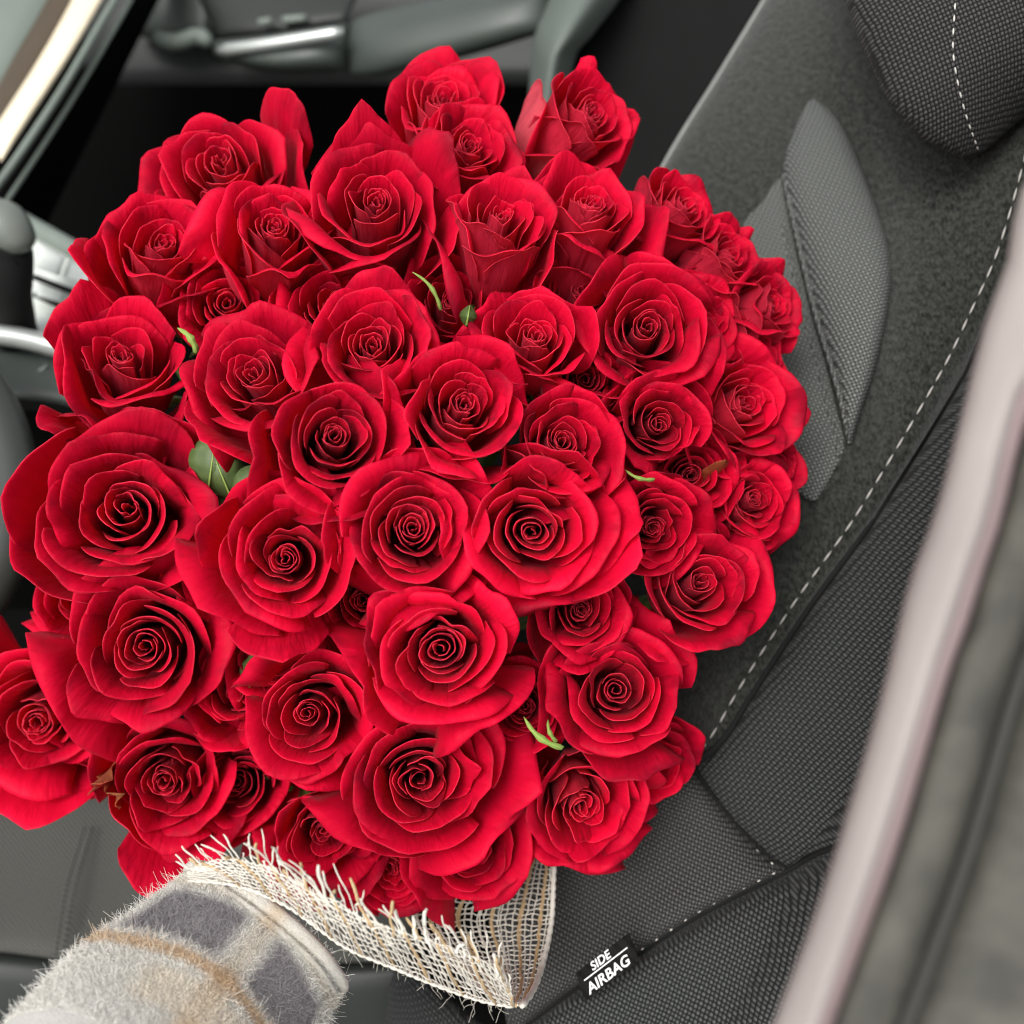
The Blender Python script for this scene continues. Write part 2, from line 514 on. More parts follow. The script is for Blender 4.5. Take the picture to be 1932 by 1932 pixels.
# passenger door, far side
pd = empty("passenger_door", W(P(520, 60, 1.35)), "dark grey inner door panel with pull handle, across the car behind the roses", "car door")
sheet("door_panel", [(160, -160, 1.48), (1240, -200, 1.42), (1240, 160, 1.40), (160, 160, 1.46)], PLASTIC_D, pd, pillow=0.004, nr=10, nc=20)
panel("upper_trim", [(240, -120, 1.40), (360, -40, 1.39), (420, -30, 1.38)], [(262, 70, 1.41), (330, 76, 1.40), (402, 74, 1.39)],
      [(240, -120, 1.40), (262, 70, 1.41)], [(420, -30, 1.38), (402, 74, 1.39)], PLASTIC, pd, pillow=0.02, nr=14, nc=14)
sp = panel("switch_panel", [(345, -60, 1.36), (520, -60, 1.34), (700, -60, 1.33)], [(410, 70, 1.34), (520, 62, 1.32), (655, 38, 1.31)],
      [(345, -60, 1.36), (410, 70, 1.34)], [(700, -60, 1.33), (655, 38, 1.31)], PLASTIC_D, pd, pillow=0.006, nr=12, nc=18)
for (sx_, sy_, sl) in ((500, 41, 12), (556, 36, 22)):
    pts = W(P(np.linspace(sx_ - sl, sx_ + sl, 5), sy_ + np.linspace(2, -2, 5), np.full(5, 1.305)))
    v, f = tube(to_local(pd, pts), 0.004, 8)
    mesh_obj("window_switch", v, f, PLASTIC_L, pd)
panel("grab_handle", [(404, 76, 1.27), (500, 66, 1.25), (600, 52, 1.235), (654, 44, 1.23)], [(428, 118, 1.26), (520, 138, 1.245), (600, 138, 1.235), (656, 136, 1.23)],
      [(404, 76, 1.27), (404, 100, 1.265), (428, 118, 1.26)], [(654, 44, 1.23), (657, 90, 1.225), (656, 136, 1.23)], PLASTIC, pd, pillow=0.035, thick=0.06, nr=20, nc=20, edge=2.6)
v, f = tube(to_local(pd, W(P(*curve_pts([(412, 96, 1.225), (500, 84, 1.205), (600, 68, 1.19), (648, 60, 1.185)], 14).T))), np.r_[.003, np.full(12, .006), .003], 8)
mesh_obj("handle_highlight", v, f, SILVER, pd)  # bright highlight band of the handle, put in as a silver tube
panel("armrest", [(662, 44, 1.23), (690, 28, 1.22), (825, -6, 1.19), (1040, -40, 1.14)], [(662, 138, 1.23), (720, 142, 1.21), (860, 112, 1.18), (1040, 58, 1.14)],
      [(662, 44, 1.23), (657, 90, 1.225), (662, 138, 1.23)], [(1040, -40, 1.14), (1040, 58, 1.14)], PLASTIC, pd, pillow=0.03, thick=0.08, nr=18, nc=26, edge=3)
v, f = tube(to_local(pd, W(P(*curve_pts([(286, 70, 1.33), (330, 80, 1.32), (375, 68, 1.315), (396, 84, 1.31)], 12).T))), np.r_[.004, np.full(10, .009), .004], 8)
mesh_obj("trim_ridge", v, f, PLASTIC_L, pd)

# dashboard, far upper left
db = empty("dashboard", W(P(40, 100, 1.2)), "grey dashboard end with pale cream highlight on its trim slanting at the top left", "dashboard")
sheet("dash_top", [(-300, -200, 1.18), (215, -200, 1.2), (-30, 330, 1.08), (-500, 330, 1.05)], PLASTIC_L, db, pillow=0.02, nr=14, nc=14)
panel("brown_band", [(108, -60, 1.165), (176, -60, 1.155)], [(-60, 255, 1.07), (-34, 300, 1.06)], [(108, -60, 1.165), (22, 115, 1.11), (-60, 255, 1.07)], [(176, -60, 1.155), (70, 130, 1.10), (-34, 300, 1.06)], BROWN, db, pillow=0.006, nr=16, nc=6)
panel("gloss_highlight_strip", [(168, -60, 1.15), (228, -60, 1.15)], [(-24, 262, 1.06), (2, 306, 1.05)], [(168, -60, 1.15), (80, 100, 1.10), (-24, 262, 1.06)], [(228, -60, 1.15), (130, 110, 1.09), (2, 306, 1.05)], GLOSS_CREAM, db, pillow=0.008, nr=20, nc=8, edge=3)  # highlight on the glossy dash trim, put in as a cream-coloured strip
for nm, pts, r in (("dash_ledge", [(262, -70, 1.16), (200, 28, 1.12), (110, 180, 1.08), (18, 318, 1.05), (-30, 380, 1.03)], 0.0034),
                   ("glovebox_edge", [(262, -30, 1.18), (222, 44, 1.15), (120, 215, 1.10), (10, 384, 1.06), (-40, 455, 1.04)], 0.0022)):
    v, f = tube(to_local(db, W(P(*curve_pts(pts, 30).T))), r, 10)
    mesh_obj(nm, v, f, PLASTIC_L, db)  # ridges in a paler grey that paints their highlight lines
sheet("glovebox_face", [(300, -80, 1.30), (340, -80, 1.36), (40, 520, 1.26), (-60, 470, 1.06)], CARPET, db, pillow=0.0, nr=6, nc=6)

# centre console
cc = empty("center_console", W(P(60, 560, 1.0)), "silver and grey gear console beyond the leftmost roses", "console")
panel("console_top", [(-260, 300, 1.12), (64, 430, 1.06), (200, 506, 1.03)], [(-260, 620, .98), (0, 636, .96), (200, 672, .95)], [(-260, 300, 1.12), (-260, 620, .98)], [(200, 506, 1.03), (200, 672, .95)], LIGHTGREY, cc, pillow=0.004, nr=10, nc=16)
for nm, pts, r, m_ in (("console_rim", [(-60, 360, 1.08), (64, 428, 1.04), (205, 508, 1.0)], 0.008, PLASTIC_L), ("chrome_rail", [(-200, 622, .94), (0, 632, .925), (110, 655, .915), (230, 690, .91)], 0.008, SILVER),
                       ("trim_line", [(66, 556, .98), (130, 585, .965), (200, 612, .955)], 0.0022, SEAM), ("trim_line", [(66, 523, .99), (130, 548, .98), (200, 575, .97)], 0.0026, SEAM)):
    v, f = tube(to_local(cc, W(P(*curve_pts(pts, 16).T))), r, 8)
    mesh_obj(nm, v, f, m_, cc)
for (a, b_, c_, d_) in (((70, 458), (124, 486), (112, 520), (66, 505)), ((130, 490), (186, 520), (178, 546), (118, 524)), ((72, 532), (122, 552), (116, 572), (68, 558)), ((128, 556), (182, 578), (178, 598), (122, 576)), ((76, 585), (124, 602), (120, 624), (76, 616))):
    sheet("console_button", [(*a, .985), (*b_, .975), (*c_, .965), (*d_, .97)], LIGHTGREY, cc, pillow=0.004, thick=0.01, nr=7, nc=7, edge=4)
panel("console_tray", [(-260, 650, .96), (0, 650, .95), (220, 690, .93)], [(-260, 760, .93), (40, 752, .92), (220, 790, .92)], [(-260, 650, .96), (-260, 760, .93)], [(220, 690, .93), (220, 790, .92)], PLASTIC, cc, pillow=0.004, nr=8, nc=14)
v, f = tube(to_local(cc, W(P(*curve_pts([(-10, 690, .945), (28, 728, .935), (90, 690, .93)], 10).T))), 0.0016, 6)
mesh_obj("tray_seam", v, f, PLASTIC_L, cc)
sheet("console_side", [(-260, 755, .94), (220, 785, .93), (220, 1150, 1.05), (-260, 1150, 1.05)], CARPET, cc, pillow=0, nr=4, nc=4)

gl = empty("gear_lever", W(P(20, 560, .96)), "grey rounded gear lever on the silver console at the left border", "gear lever")
kn = curve_pts([(-8, 430, .905), (4, 470, .90), (12, 510, .905), (20, 560, .92), (30, 600, .94), (34, 640, .955)], 28)
v, f = tube(to_local(gl, W(P(*kn.T))), np.interp(np.linspace(0, 1, 28), [0, .1, .3, .6, .85, 1], [.016, .0215, .0205, .0155, .014, .0165]), 18)
mesh_obj("lever_shaft", v, f, SEAM, gl)
hp = curve_pts([(-70, 446, .90), (-38, 430, .893), (-10, 424, .888), (10, 432, .886), (26, 452, .888), (32, 480, .892)], 24)
v, f = tube(to_local(gl, W(P(*hp.T))), np.interp(np.linspace(0, 1, 24), [0, .08, .3, .6, .85, .96, 1], [.008, .014, .0185, .0195, .015, .009, .003]), 18)
mesh_obj("lever_knob", v, f, KNOB, gl)
v, f = tube(to_local(gl, W(P(*curve_pts([(-60, 468, .874), (-20, 466, .866), (14, 478, .868), (34, 500, .88)], 14).T))), .0011, 6)
mesh_obj("knob_seam", v, f, SEAM, gl)

# steering wheel at the left border
sw = empty("steering_wheel", W(P(-180, 930, .80)), "dark leather steering wheel rim at the left border", "steering wheel")
ang = np.linspace(0, 2 * math.pi, 60)
v, f = tube(to_local(sw, W(P(-215 + 240 * np.cos(ang), 930 - 300 * np.sin(ang), .80 + .05 * np.sin(ang)))), 0.0165, 14, False)
mesh_obj("wheel_rim", v, f, LEATHER, sw)
v, f = tube(to_local(sw, W(P(*curve_pts([(-215, 930, .83), (-120, 935, .825), (0, 960, .81)], 8).T))), [.03, .028, .024, .02, .018, .016, .014, .012], 10)
mesh_obj("wheel_spoke", v, f, PLASTIC_D, sw)
v, f = tube(to_local(sw, W(P(np.full(8, -215.), np.full(8, 930.), np.linspace(.79, .87, 8)))), [.02, .05, .06, .062, .06, .05, .04, .03], 20)
mesh_obj("wheel_hub", v, f, PLASTIC_D, sw)
aa = np.linspace(0, 2 * math.pi, 24)
v, f = tube(to_local(sw, W(P(-24 + 30 * np.cos(aa), 965 - 62 * np.sin(aa), np.full(24, .80)))), 0.0028, 8, False)
mesh_obj("spoke_ring", v, f, SILVER, sw)

# passenger seat
ps = empty("passenger_seat", W(P(1150, 100, 1.15)), "black passenger seat back with grey rounded side bolster, top centre behind the roses", "car seat")
panel("seat_face", [(1150, -120, 1.16), (1600, -120, 1.10)], [(1000, 700, 1.2), (1400, 700, 1.16)], [(1190, -120, 1.16), (1108, 66, 1.16), (1068, 140, 1.16), (1000, 700, 1.2)], [(1600, -120, 1.1), (1400, 700, 1.16)], SEATBLACK, ps, pillow=0.01, nr=20, nc=16)
panel("side_bolster", [(1070, -90, 1.12), (1150, -90, 1.09), (1225, -90, 1.13)], [(985, 420, 1.16), (1010, 420, 1.13), (1040, 420, 1.17)], [(1070, -90, 1.12), (1036, 0, 1.12), (1008, 70, 1.12), (999, 150, 1.13), (985, 420, 1.16)],
      [(1225, -90, 1.13), (1168, 0, 1.12), (1115, 70, 1.11), (1080, 130, 1.12), (1040, 420, 1.17)], BOLSTER_P, ps, pillow=0.045, thick=0.05, nr=30, nc=18, edge=2.2)

# ------------------------------------------------------------------ driver's seat, the bouquet leans on it
ds = empty("driver_seat", W(P(1400, 1500, .74)), "dark cloth driver's seat with white stitching and side airbag label, behind the bouquet", "car seat")
stitch_line = [(2110, -200, .70), (1995, 60, .705), (1962, 170, .705), (1925, 330, .705), (1880, 480, .71), (1835, 580, .712), (1790, 675, .715), (1745, 755, .718), (1700, 832, .72), (1650, 915, .722), (1600, 995, .725), (1500, 1135, .728), (1400, 1290, .73), (1345, 1385, .73), (1300, 1445, .73)]
seam_line = [(x + o, y + o * .55, d - .004) for (x, y, d), o in zip(stitch_line, (34, 34, 34, 33, 33, 33, 33, 32, 30, 28, 26, 24, 22, 18, 4))]
far_edge = [(1620, -330, .93), (1480, -70, .92), (1441, 0, .915), (1350, 150, .91), (1255, 305, .90), (1100, 600, .885), (1000, 900, .875), (1000, 1300, .86)]
bolster = panel("backrest", [(1620, -330, .93), (1870, -290, .80), (2144, -181, .696)], [(1000, 1300, .86), (1150, 1400, .80), (1304, 1447, .726)],
      far_edge,
      seam_line, SUEDE, ds, pillow=0.012, thick=0.06, nr=70, nc=60, edge=9,
      bump=lambda x, y: 0.012 * np.exp(-((x - 1600) / 90) ** 2 - ((y - 400) / 220) ** 2) - 0.012 * np.exp(-((x - 1720) / 80) ** 2 - ((y - 700) / 300) ** 2))
panel("side_panel", [(2148, -179, .70), (2230, -180, .60)], [(1310, 1452, .726), (1380, 1545, .712), (1450, 1614, .697), (1488, 1640, .69), (1530, 1612, .68), (1660, 1560, .62)],
      [(x + 4, y + 2, d + .004) for x, y, d in seam_line], [(2230, -180, .60), (2110, 80, .60), (2060, 500, .595), (1960, 800, .60), (1860, 1150, .605), (1760, 1400, .61), (1660, 1560, .62)],
      WEAVE_BOL, ds, pillow=0.016, thick=0.05, nr=60, nc=44, edge=10, uvrot=0.9)
panel("lower_panel", [(930, 1400, .80), (1100, 1440, .77), (1304, 1450, .728)], [(960, 1955, .712), (1000, 1928, .71), (1092, 1860, .705), (1200, 1800, .70), (1330, 1720, .694), (1486, 1641, .688)],
      [(930, 1400, .80), (920, 1700, .77), (960, 1955, .712)], [(1304, 1450, .728), (1380, 1546, .713), (1450, 1616, .698), (1486, 1641, .688)],
      WEAVE_FINE, ds, pillow=0.018, thick=0.05, nr=50, nc=50, edge=8, uvrot=-0.25)
panel("lower_side", [(752, 1790, .80), (860, 1890, .755), (962, 1958, .715), (1002, 1932, .712), (1094, 1864, .707), (1202, 1804, .702), (1332, 1724, .696), (1488, 1645, .69), (1540, 1616, .675), (1664, 1562, .625)],
      [(715, 2060, .79), (1000, 2060, .70), (1200, 2060, .68), (1420, 2060, .64)], [(752, 1790, .80), (736, 1860, .79), (726, 1940, .79), (715, 2060, .79)], [(1664, 1562, .625), (1560, 1800, .63), (1420, 2060, .64)],
      WEAVE_BOL, ds, pillow=0.022, thick=0.06, nr=44, nc=80, edge=8, uvrot=-0.35)
# padded insert of the backrest
ins_r = [(1536, 186, .832), (1572, 215, .825), (1602, 262, .818), (1650, 380, .80), (1679, 485, .785), (1676, 580, .78), (1650, 700, .772), (1624, 780, .768), (1607, 835, .765)]
ins_l = [(1524, 192, .835), (1499, 245, .835), (1478, 322, .833), (1497, 410, .825), (1518, 500, .812), (1540, 590, .80), (1566, 675, .788), (1588, 755, .777), (1603, 828, .768)]
ins_r, ins_l = on('backrest', ins_r, .003), on('backrest', ins_l, .011)
panel("backrest_insert", [ins_l[0], ins_r[0]], [ins_l[-1], ins_r[-1]], ins_l, ins_r, WEAVE_WING, ds, pillow=0.018, thick=0.05, nr=64, nc=30, edge=3.0, uvrot=0.28)
fl_r = [(1474, 326, .838), (1492, 412, .83), (1512, 502, .818), (1534, 592, .806), (1558, 678, .795), (1578, 760, .785), (1592, 815, .78), (1596, 850, .775)]
fl_l = [(1440, 380, .85), (1400, 430, .85), (1380, 560, .845), (1400, 700, .835), (1440, 820, .82), (1480, 900, .805), (1520, 940, .79), (1540, 945, .78)]
fl_r, fl_l = on('backrest', fl_r, -.001), on('backrest', fl_l, .004)
panel("insert_flap", [fl_l[0], fl_r[0]], [fl_l[-1], fl_r[-1]], fl_l, fl_r, WEAVE_WING, ds, pillow=0.005, thick=0.04, nr=50, nc=24, edge=4, uvrot=0.28)
for ln, r in ((on('backrest_insert', [(x + 1, y + 8, d) for x, y, d in ins_l[2:]], .0005), .0016), (on('insert_flap', [(x - 15, y + 12, d) for x, y, d in fl_r[1:]], .0002), .0012)):
    c = curve_pts(ln, 50)
    v, f = tube(to_local(ds, W(P(*c.T))), r, 8)
    mesh_obj("piping", v, f, WEAVE_WING, ds, uv=v[:, :2])
c = curve_pts(far_edge[:6], 60)
v, f = tube(to_local(ds, W(P(c[:, 0] + 1, c[:, 1], c[:, 2] - .001))), .0016, 8)
mesh_obj("piping", v, f, EDGE_HIGHLIGHT, ds)  # piping in a pale grey that paints the highlight along the seat edge
# dark seam cords
for ln, r in ((seam_line, .0022), ([(1310, 1452, .726), (1380, 1545, .713), (1450, 1614, .698), (1488, 1640, .69)], .0009), ([(962, 1957, .714), (1001, 1930, .711), (1093, 1862, .706), (1201, 1802, .701), (1331, 1722, .695), (1487, 1643, .689), (1540, 1615, .675), (1664, 1561, .622)], .002)):
    c = curve_pts(ln, 70)
    v, f = tube(to_local(ds, W(P(c[:, 0], c[:, 1], c[:, 2] - .0005))), r, 6)
    mesh_obj("seam", v, f, SEAM, ds)

# headrest
hr_l = [(1610, -320, .73), (1570, -190, .715), (1578, -60, .70), (1606, 30, .69), (1640, 115, .685), (1680, 195, .68), (1735, 258, .68), (1798, 292, .685)]
hr_b = [(1798, 292, .685), (1826, 298, .688), (1860, 283, .69), (1932, 222, .69), (2060, 130, .68)]
hr = panel("headrest", [(1610, -320, .73), (1830, -335, .71), (2090, -320, .70)], hr_b, hr_l, [(2090, -320, .70), (2085, -60, .66), (2060, 130, .68)], WEAVE_HEAD, ds, pillow=0.035, thick=0.07, nr=56, nc=40, edge=2.6, uvrot=0.35)

STM = None
def stitches(line, pitch, dash, r, parent, off, lo=0.0, hi=1.0, lift=0.0):
    """separate thread stitches along a line of the seat"""
    global STM
    c = curve_pts(line, 400)
    p = P(c[:, 0], c[:, 1], c[:, 2] + off)
    s = np.r_[0, np.cumsum(np.linalg.norm(np.diff(p, axis=0), axis=1))]
    if STM is None:
        z = np.linspace(-1, 1, 7)
        v, f = tube(np.stack([z, 0 * z, 0.25 * (1 - z ** 2)], -1), np.array([.25, .7, .95, 1, .95, .7, .25]), 6)
        STM = (v, f)
    key = ("stitch", dash, r)
    me = None
    a = s[-1] * lo
    while a + dash < s[-1] * hi:
        m = [np.interp(a + dash * q, s, p[:, k]) for q in (0, 1) for k in range(3)]
        p0, p1 = np.array(m[:3]), np.array(m[3:])
        ctr, dr = (p0 + p1) / 2, (p1 - p0)
        dr /= np.linalg.norm(dr)
        zz = -ctr / np.linalg.norm(ctr); yy = np.cross(zz, dr); yy /= np.linalg.norm(yy); zz = np.cross(dr, yy)
        R = np.stack([dr * dash / 2, yy * r, zz * r], -1)
        Rw = M3 @ R; cw = W(ctr)
        if me is None:
            o = mesh_obj("stitch", STM[0], STM[1], STITCH, None)
            me = o.data
        else:
            o = bpy.data.objects.new("stitch", me); col.objects.link(o)
        mw = Matrix([[*Rw[i], cw[i]] for i in range(3)] + [[0, 0, 0, 1]])
        o.parent = parent
        o.matrix_parent_inverse = Matrix.Identity(4)
        o.matrix_local = parent.matrix_world.inverted() @ mw
        a += pitch * random.uniform(.94, 1.06)

bpy.context.view_layer.update()
stitches(on('backrest', curve_pts(stitch_line, 40)[1:], .0012),   .0112, .0072, .00046, bolster, 0)
stitches(on('headrest', curve_pts([(1806, -40, .652), (1802, 10, .650), (1798, 90, .648), (1806, 150, .648), (1822, 215, .655), (1846, 284, .676)], 30), .0008), .0066, .0034, .0005, hr, 0)
stitches([(1290, 1465, .73), (1340, 1525, .722), (1380, 1560, .715), (1440, 1615, .70), (1482, 1648, .69)], .0115, .0018, .00045, ds, -.006)
stitches([(1210, 1792, .70), (1330, 1714, .694), (1480, 1638, .688)], .0095, .0018, .00045, ds, -.006)

# airbag label
lab_tl, lab_tr, lab_br, lab_bl = (1090, 1838, .678), (1190, 1758, .673), (1199, 1808, .660), (1106, 1884, .664)
# flat ribbon: three corners laid on the cloth, the fourth follows
_q = np.vstack([GRIDS['lower_side'], GRIDS['lower_panel']])
def _near(x0, x1, y0, y1):
    k = (_q[:, 0] > x0) & (_q[:, 0] < x1) & (_q[:, 1] > y0) & (_q[:, 1] < y1)
    return _q[k, 2].min()
_dt, _db = _near(1080, 1200, 1750, 1850), _near(1090, 1215, 1800, 1900)
_bl, _br, _tl = P(1104, 1890, _db - .006), P(1206, 1812, _db - .006), P(1086, 1836, min(_dt, _db) - .001)
_tr = _tl + (_br - _bl)
def _px(p): return (966 + p[0] / -p[2] * FPX, 966 - p[1] / -p[2] * FPX, -p[2])
lab_tl, lab_tr, lab_br, lab_bl = _px(_tl), _px(_tr), _px(_br), _px(_bl)
al = panel("airbag_label", [lab_tl, lab_tr], [lab_bl, lab_br], [lab_tl, lab_bl], [lab_tr, lab_br], TAGBLACK, ds, pillow=0.0, thick=0.0022, nr=6, nc=10, uvrot=-.66)
def label_text(body, x, y, size, sx_=1.0):
    cu = bpy.data.curves.new("lettering", 'FONT')
    cu.body = body; cu.size = size; cu.shear = 0.25; cu.extrude = 0.0001; cu.bevel_depth = size * .022; cu.bevel_resolution = 0
    cu.align_x = 'LEFT'; cu.space_character = 1.02
    cu.materials.append(TAGWHITE)
    tmp = bpy.data.objects.new("lettering", cu); col.objects.link(tmp)
    bpy.context.view_layer.update()
    me = bpy.data.meshes.new_from_object(tmp.evaluated_get(bpy.context.evaluated_depsgraph_get()))
    me.name = "lettering"
    bpy.data.objects.remove(tmp)
    o = bpy.data.objects.new("lettering", me); col.objects.link(o)
    return place_on_label(o, x, y, sx_)
_o = P(*lab_bl); _ux = P(*lab_br) - _o; LW = np.linalg.norm(_ux); _ux /= LW
_uy = P(*lab_tl) - _o; _n = np.cross(_ux, _uy); _n /= np.linalg.norm(_n); LH = np.linalg.norm(_uy)
_uyo = np.cross(_n, _ux)
if _n[2] < 0: _n, _uyo = -_n, -_uyo
def place_on_label(o, x, y, sx_=1.0):
    pos = _o + _ux * x * LW + _uy * y + _n * 0.0012
    R = M3 @ np.stack([_ux * sx_, _uyo, _n], -1); cw = W(pos)
    o.parent = al
    o.matrix_local = al.parent.matrix_world.inverted() @ Matrix([[*R[i], cw[i]] for i in range(3)] + [[0, 0, 0, 1]])
    return o
label_text("SIDE", 0.27, 0.69, 0.0060, 1.05)
label_text("AIRBAG", 0.11, 0.10, 0.0074, 1.06)
z = np.linspace(0, 1, 4)
bv = np.array([[0, 0, 0], [1, 0, 0], [1, 1, 0], [0, 1, 0], [0, 0, 1], [1, 0, 1], [1, 1, 1], [0, 1, 1]], float) * [LW * .80, .0006, .0003]
o = mesh_obj("label_rule", bv, [[3, 2, 1, 0], [4, 5, 6, 7], [0, 1, 5, 4], [1, 2, 6, 5], [2, 3, 7, 6], [3, 0, 4, 7]], TAGWHITE, None, smooth=False)
place_on_label(o, 0.10, 0.585)

# seat cushion, lower left
panel("seat_cushion", [(-150, 1480, 1.02), (300, 1500, .98), (800, 1560, .92)], [(-150, 1790, .90), (0, 1796, .90), (130, 1812, .89), (300, 1826, .885), (780, 1812, .86)],
      [(-150, 1480, 1.02), (-150, 1790, .90)], [(800, 1560, .92), (780, 1812, .86)], TWILL, ds, pillow=0.012, thick=0.05, nr=30, nc=44, edge=6, uvrot=.2)
for ln in ([(175, 1560, .95), (140, 1680, .905), (118, 1808, .872)], [(160, 1560, .95), (124, 1680, .905), (104, 1806, .872)]):
    c = curve_pts(ln, 20)
    v, f = tube(to_local(ds, W(P(c[:, 0], c[:, 1], c[:, 2] + .0002))), .0008, 6)
    mesh_obj("cushion_seam", v, f, TWILL, ds, uv=v[:, :2])
panel("cushion_side", [(-150, 1792, .91), (0, 1799, .91), (130, 1815, .90), (300, 1829, .895), (800, 1815, .87)], [(-150, 2100, .93), (800, 2100, .90)],
      [(-150, 1792, .91), (-150, 2100, .93)], [(800, 1815, .87), (800, 2100, .90)], PLASTIC_D, ds, pillow=0.01, nr=12, nc=24)

# ------------------------------------------------------------------ door frame in the foreground
df = empty("door_frame", W(P(1800, 1200, .32)), "pale pink painted door frame with grey rubber seal, blurred in the foreground", "door frame")
def strip(name, la, lb, mat, pillow=.004, thick=.02, edge=3):
    panel(name, [la[0], lb[0]], [la[-1], lb[-1]], la, lb, mat, df, pillow=pillow, thick=thick, nr=40, nc=10, edge=edge)
e1 = [(2330, -420, .39), (2080, 120, .36), (1932, 350, .35), (1905, 480, .35), (1858, 615, .345), (1816, 780, .34), (1766, 966, .335), (1716, 1102, .33), (1666, 1306, .325), (1605, 1516, .32), (1541, 1716, .315), (1459, 1932, .31), (1420, 2030, .305)]
e2 = [(2420, -300, .375), (2140, 300, .345), (1990, 640, .335), (1932, 725, .33), (1900, 830, .33), (1868, 966, .325), (1835, 1060, .32), (1800, 1170, .318), (1766, 1266, .315), (1676, 1566, .31), (1606, 1766, .305), (1546, 1932, .30), (1510, 2030, .298)]
e3 = [(2450, -290, .38), (2150, 320, .35), (2010, 660, .34), (1960, 740, .335), (1924, 840, .335), (1892, 976, .33), (1860, 1070, .325), (1826, 1180, .322), (1790, 1276, .32), (1702, 1576, .315), (1630, 1776, .31), (1570, 1936, .305), (1535, 2030, .303)]
strip("painted_sill", e1, e2, PINKPAINT, .006)
strip("sill_return", [(x - 2, y, d + .002) for x, y, d in e2], e3, MAUVE, .002)
e4 = [(x + 110, y + 20, d + .004) for x, y, d in e3]
strip("rubber_seal", [(x - 3, y, d + .006) for x, y, d in e3], e4, RUBBER, .008)
e5 = [(x + 34, y + 5, d + .0) for x, y, d in e4]
strip("seal_lip", [(x - 2, y, d + .003) for x, y, d in e4], e5, RUBBER_D, .003)
e6 = [(x + 420, y + 60, d - .01) for x, y, d in e5]
strip("outer_trim", [(x - 2, y, d + .002) for x, y, d in e5], e6, RUBBER, .006)

# ------------------------------------------------------------------ roses
NU, NV = 19, 13
_f1 = grid_faces(NV, NU)
_n = NU * NV
_b = border_loop(NV, NU)[::-1]
_bn = np.roll(_b, -1)
PET_F = np.vstack([_f1, grid_faces(NV, NU, _n)[:, ::-1], np.stack([_b, _bn, _bn + _n, _b + _n], -1)])
_u = np.linspace(-1, 1, NU); _u = np.sign(_u) * np.abs(_u) ** 0.85
_v = 1 - (1 - np.linspace(0, 1, NV)) ** 1.5
U, V = np.meshgrid(_u, _v)
PET_UV = np.concatenate([np.stack([U.ravel() * .5 + .5, V.ravel()], -1)] * 2)
PET_SIDE = np.r_[np.zeros(_n), np.ones(_n)]

def bez(p0, p1, p2, p3, t):
    s = 1 - t
    return s ** 3 * p0 + 3 * s * s * t * p1 + 3 * s * t * t * p2 + t ** 3 * p3

def petal_grid(r_, phi, w, pr, spiral, cround, pw, roll, wav, tipnote=0.0):
    ph1, ph2, ph3, ph4 = r_.uniform(0, 6.28, 4)
    asym = r_.uniform(-.9, .9)
    tilt = r_.normal(0, .05)
    edge = 1 - cround * np.abs(U) ** pw + .016 * np.sin(5 * U + ph1) + .010 * np.sin(11 * U + ph2) + tipnote * np.exp(-((U - asym * .2) / .16) ** 2) + tilt * U
    T = V * np.clip(edge, .2, 1.12)
    Tc = np.minimum(T, 1.12)
    (r0, z0), (r1, z1), (r2, z2), (r3, z3) = pr
    r = bez(r0, r1, r2, r3, Tc); z = bez(z0, z1, z2, z3, Tc)
    wv = w * (0.42 + 0.58 * lsmooth(T, 0.0, 0.62))
    ph = phi + U * wv
    r = r * (1 + spiral * U)
    e = np.clip((V - .66) / .34, 0, 1); es = np.clip((np.abs(U) - .5) / .5, 0, 1) * lsmooth(T, .3, .65)
    k = 1 - (1 - e ** 2.2) * (1 - .85 * es ** 2)
    amp = roll * (0.25 + 0.75 * np.abs(U) ** 1.2) * (1 + asym * U)
    r = r + amp * k
    z = z - amp * .85 * k ** 2
    r = r + T ** 2 * wav * np.sin(2.3 * U + ph1) + T ** 2 * wav * .22 * np.sin(8.5 * U + ph4 + 2 * T)
    z = z + T ** 3 * wav * 1.3 * np.sin(3.1 * U + ph2) + T ** 4 * wav * .6 * np.sin(7 * U + ph3)
    return np.stack([r * np.cos(ph), r * np.sin(ph), z], -1)

